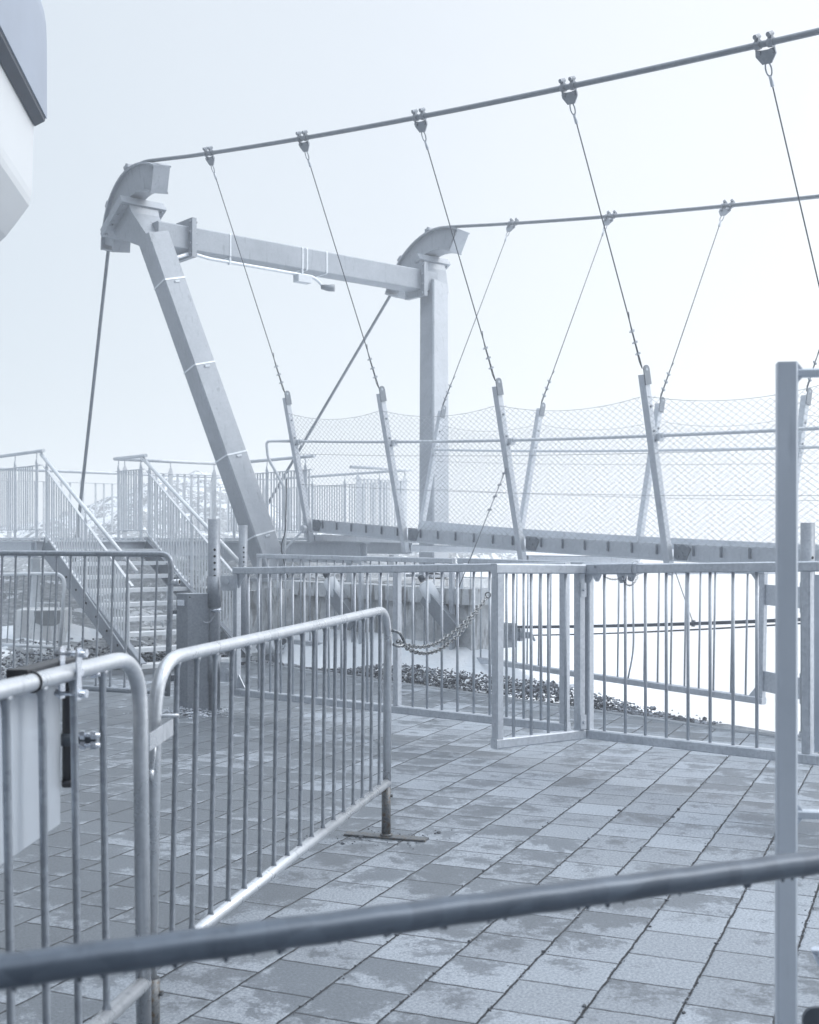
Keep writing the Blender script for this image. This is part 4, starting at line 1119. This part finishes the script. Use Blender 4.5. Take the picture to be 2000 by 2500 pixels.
railing('cross railing behind the left pylon leg, right of the stairs', ST(-15.8, 7.9), ST(-15.8, 9.5), ZP, ZP, (.05, .5, .95), gap=.115)
railing('railing leading onto the bridge on its near side', ST(-15.75, 9.6), ST(-13.55, 9.6), ZP, ZP, (.1, .5, .93))
railing('far side platform railing seen through the mesh', ST(-19.1, 12.72), ST(-15.25, 12.72), ZP, ZP, (.03, .3, .55, .8, .97))
railing('rear platform railing against the misty hill', ST(-19.22, 6.45), ST(-19.22, 12.65), ZP, ZP, (.02, .2, .4, .6, .8, .98), gap=.15)
railing('short far railing where the platform meets the bridge', ST(-15.2, 12.68), ST(-15.2, 11.55), ZP, ZP, (.08, .92))

SS0, SS1 = -14.9, -12.38
t = thing('staircase', ST(-12.5, 7.1, 0), 'open steel staircase climbing from the paving to the platform', 'stairs')
rise = ZP / (SS1 - SS0)
for tq in (6.40, 7.83):
    b = MB(); a_, c_ = ST(SS0, tq, ZP - .10), ST(SS1 + .05, tq, .03)
    b.beam(a_, c_, .012, .24); un = (c_ - a_).normalized(); nu = E2.cross(un).normalized(); nu = nu if nu.z > 0 else -nu
    sg = 1 if tq < 7 else -1
    b.beam(a_ + nu * .118 + E2 * .03 * sg, c_ + nu * .118 + E2 * .03 * sg, .06, .01, nu); b.beam(a_ - nu * .118 + E2 * .03 * sg, c_ - nu * .118 + E2 * .03 * sg, .06, .01, nu)
    so_ = b.build('stringer', M['box'], t)
    b = MB()
    for k in range(9): bolt(b, lerp(a_, c_, (k + .7) / 9.4) - E2 * .006 - un * .04, -E2, .014, .008, 10)
    b.build_each('bolt', M['hole'], so_)
NT_ = 9
for k in range(NT_):
    z = ZP - (k + 1) * ZP / (NT_ + .6); s = SS0 + (ZP - z) / rise + .02
    b = MB()
    for q in range(6): b.beam(ST(s - .10 + q * .04, 6.41, z), ST(s - .10 + q * .04, 7.82, z), .016, .024, c=.002)
    b.beam(ST(s + .125, 6.41, z - .010), ST(s + .125, 7.82, z - .010), .008, .048)
    b.beam(ST(s, 6.42, z - .02), ST(s, 6.425, z - .02), .24, .03); b.beam(ST(s, 7.805, z - .02), ST(s, 7.81, z - .02), .24, .03); b.build('tread', M['rail'], t)
for tq, lab in ((6.40, 'sloping stair railing on the left of the stairs'), (7.83, 'sloping stair railing on the right of the stairs')):
    railing(lab, ST(SS0 + .04, tq), ST(SS1 - .10, tq), ZP - .04 * rise, .10 * rise, (.03, .5, .95) if tq < 7 else (.03, .5, .95), 'stair railings', H=1.08, gap=.073, over=.10)

# cables and loop at the bridge head
t = thing('cable_loop', ST(-13.62, 9.42, 1.5), 'bent pipe and cables tied to the first bridge post', 'pipe')
b = MB(); q = post_pt(-1, POSTS[0], deck_z(POSTS[0]) + 1.03)
b.tube(bend([q + V((0, 0, .0)), q + V((-.36, -.02, 0)), q + V((-.34, 0, -.22)), q + V((-.13, 0, -.6)), q + V((-.11, 0, -1.15)), q + V((-.13, 0, -1.9))], .06, 5), .019, 8); b.build('pipe', M['rail'], t)
b = MB(); b.tube(bend([q + V((-.09, -.02, -.5)), q + V((-.10, -.03, -1.2)), q + V((-.17, -.04, -1.4)), q + V((-.05, -.04, -1.9))], .1, 5), .008, 6); b.build('cable', M['dark'], t)
b = MB(); c_ = post_pt(-1, POSTS[0], deck_z(POSTS[0]) - .14) - E2 * .06
b.tube([c_, c_ - E2 * .05], .055, 18); b.tube([c_ - E2 * .05, c_ - E2 * .056], .012, 10); b.beam(c_ - E2 * .02, c_ - E2 * .02 + V((-.34, -.05, -.36)), .03, .03)
b.tube([c_ + V((-.34, -.05, -.36)), c_ + V((-.85, -.08, -.75))], .006, 6); b.build('pulley', M['bridge'], t)

# ------------------------------------------------------------------ concrete blocks behind the barrier
def block(label, px0, px1, y0, y1, Y, stain):
    c = P((px0 + px1) / 2, y1, Y); w = (px1 - px0) * Y / FP; h = (y1 - y0) * Y / FP
    t = thing('concrete_block', c, label, 'concrete block', 'concrete ballast blocks')
    b = MB(); xx = V((.99, .14, 0)); yy = V((-.14, .99, 0)); h2 = w / 2
    r0 = [c + xx * x * h2 + yy * y for x, y in ((-1, 0), (1, 0), (1, .7), (-1, .7))]; r1 = [c + UP * h + xx * x * h2 * .97 + yy * y for x, y in ((-1, .03), (1, .03), (1, .67), (-1, .67))]
    b.add(r0 + r1, [(i, (i + 1) % 4, 4 + (i + 1) % 4, 4 + i) for i in range(4)] + [(4, 5, 6, 7)]); b.build('body', concrete('pale_concrete', (.66, .69, .72), (.80, .82, .84), .3), t)
    b = MB(); b.prism([c + UP * h * z + xx * x * h2 - yy * .004 + yy * .03 * z for x, z in ((-.25, .985), (.78, .985), (.80, .76), (.6, .70), (.1, .70), (-.22, .76))], yy * .003)
    b.build('damp_mark', simple('damp_concrete', (.24, .26, .28), .6, 0, .2, 8, .1), t)
    b = MB()
    for x in (-.3, .6): b.tube([c + UP * h + xx * x * h2 + yy * .3, c + UP * (h + .09) + xx * x * h2 + yy * .3], .012, 8)
    b.tube([c + UP * (h + .075) + xx * -.35 * h2 + yy * .3, c + UP * (h + .075) + xx * .65 * h2 + yy * .3], .009, 8); b.build('lifting_bar', M['rail'], t)
block('larger concrete block behind the far barrier, left of the stairs', 38, 158, 1490, 1617, 15.0, 1)
block('smaller concrete block seen under the stair treads', 342, 408, 1535, 1592, 16.0, 1)

# ------------------------------------------------------------------ station building at the upper left
ZF = 9.0; eb = V((.1237, -1, 0)).normalized()
t = thing('building', V((-6, 5, 0)), 'white clad station building with rounded underside and blue grey roof', 'building')
def prof(px, py): p = P(px, py, ZF); return (p.x, p.z)
def extrude(name, prof2, length, mat, smooth_from=None, back=0):
    b = MB(); pts = [V((x, ZF, z)) - eb * back for x, z in prof2]; n = len(pts)
    vs = pts + [p + eb * length for p in pts]
    b.add(vs, [(k, n + k, n + (k + 1) % n, (k + 1) % n) for k in range(n)], False); b.add(pts, [tuple(range(n))]); b.add([p + eb * length for p in pts], [tuple(range(n - 1, -1, -1))])
    o = b.build(name, mat, t)
    return o
wx, wz = prof(83, 305); cx1, cz1 = prof(76, 497); 
low = [prof(x, y) for x, y in ((83, 300), (79.5, 430), (78, 470), (75.5, 488), (71, 503), (40, 545), (15, 577), (2, 589), (-20, 597))]
under = low + [(-9.0, low[-1][1]), (-9.0, wz + .02)]
o = extrude('upper_storey', under, 12, M['wallw'])
for p in o.data.polygons: p.use_smooth = False
rf = [prof(115, 290), prof(115, 150), prof(114.5, 100), prof(113, 60), prof(108, 28), prof(98, -5), prof(80, -40), prof(50, -75), prof(0, -105)] 
roofp = rf + [(-9.0, rf[-1][1] + .2), (-9.0, rf[0][1] - .02), (wx - .12, rf[0][1] - .02), (wx - .12, rf[0][1] + .02)]
extrude('roof', roofp, 12, M['roofm'])
fz = rf[0][1]
extrude('fascia', [(rf[0][0] - .012, fz - .003), (rf[0][0] - .018, fz - .02), (wx + .006, prof(84, 309)[1]), (wx + .004, fz - .003)], 12, M['fascia'])
b = MB(); 
for k in (1.9, 4.0, 6.1):
    q = V((rf[0][0], ZF, fz)) + eb * k; b.box(q + V((.0012, 0, .62)), eb * .006, V((.0015, 0, 0)), UP * .60)
b.build_each('roof_seam', M['fascia'], t)
b = MB(); b.prism([V((-9, 8.2, 0)), V((-9, -3, 0)), V((-4.6, -3, 0)), V((-5.4, 8.2, 0))][::-1], UP * 3.7); b.build('lower_storey', M['conc2'], t)

b = MB(); b.prism([V((-9, -8, 0)), V((9, -8, 0)), V((9, -3.05, 0)), V((-9, -3.05, 0))], UP * 5.6); b.build('added_shade_block', M['fascia'], t)  # unseen block added behind the camera to darken what faces it

# ------------------------------------------------------------------ haze
b = MB(); b.box(V((0, 20, -17.2)), V((115, 0, 0)), V((0, 115, 0)), UP * 24.8)
m = bpy.data.materials.new('mountain_haze'); m.use_nodes = True; m.node_tree.nodes.clear()
ho = m.node_tree.nodes.new('ShaderNodeOutputMaterial'); hv = m.node_tree.nodes.new('ShaderNodeVolumePrincipled')
hv.inputs['Color'].default_value = (.97, .985, 1, 1); hv.inputs['Density'].default_value = HAZE; hv.inputs['Anisotropy'].default_value = .3
m.node_tree.links.new(hv.outputs[0], ho.inputs['Volume'])
hz = tag(b.build('haze', m), 'pale mountain mist around the whole terrace', kind='stuff')
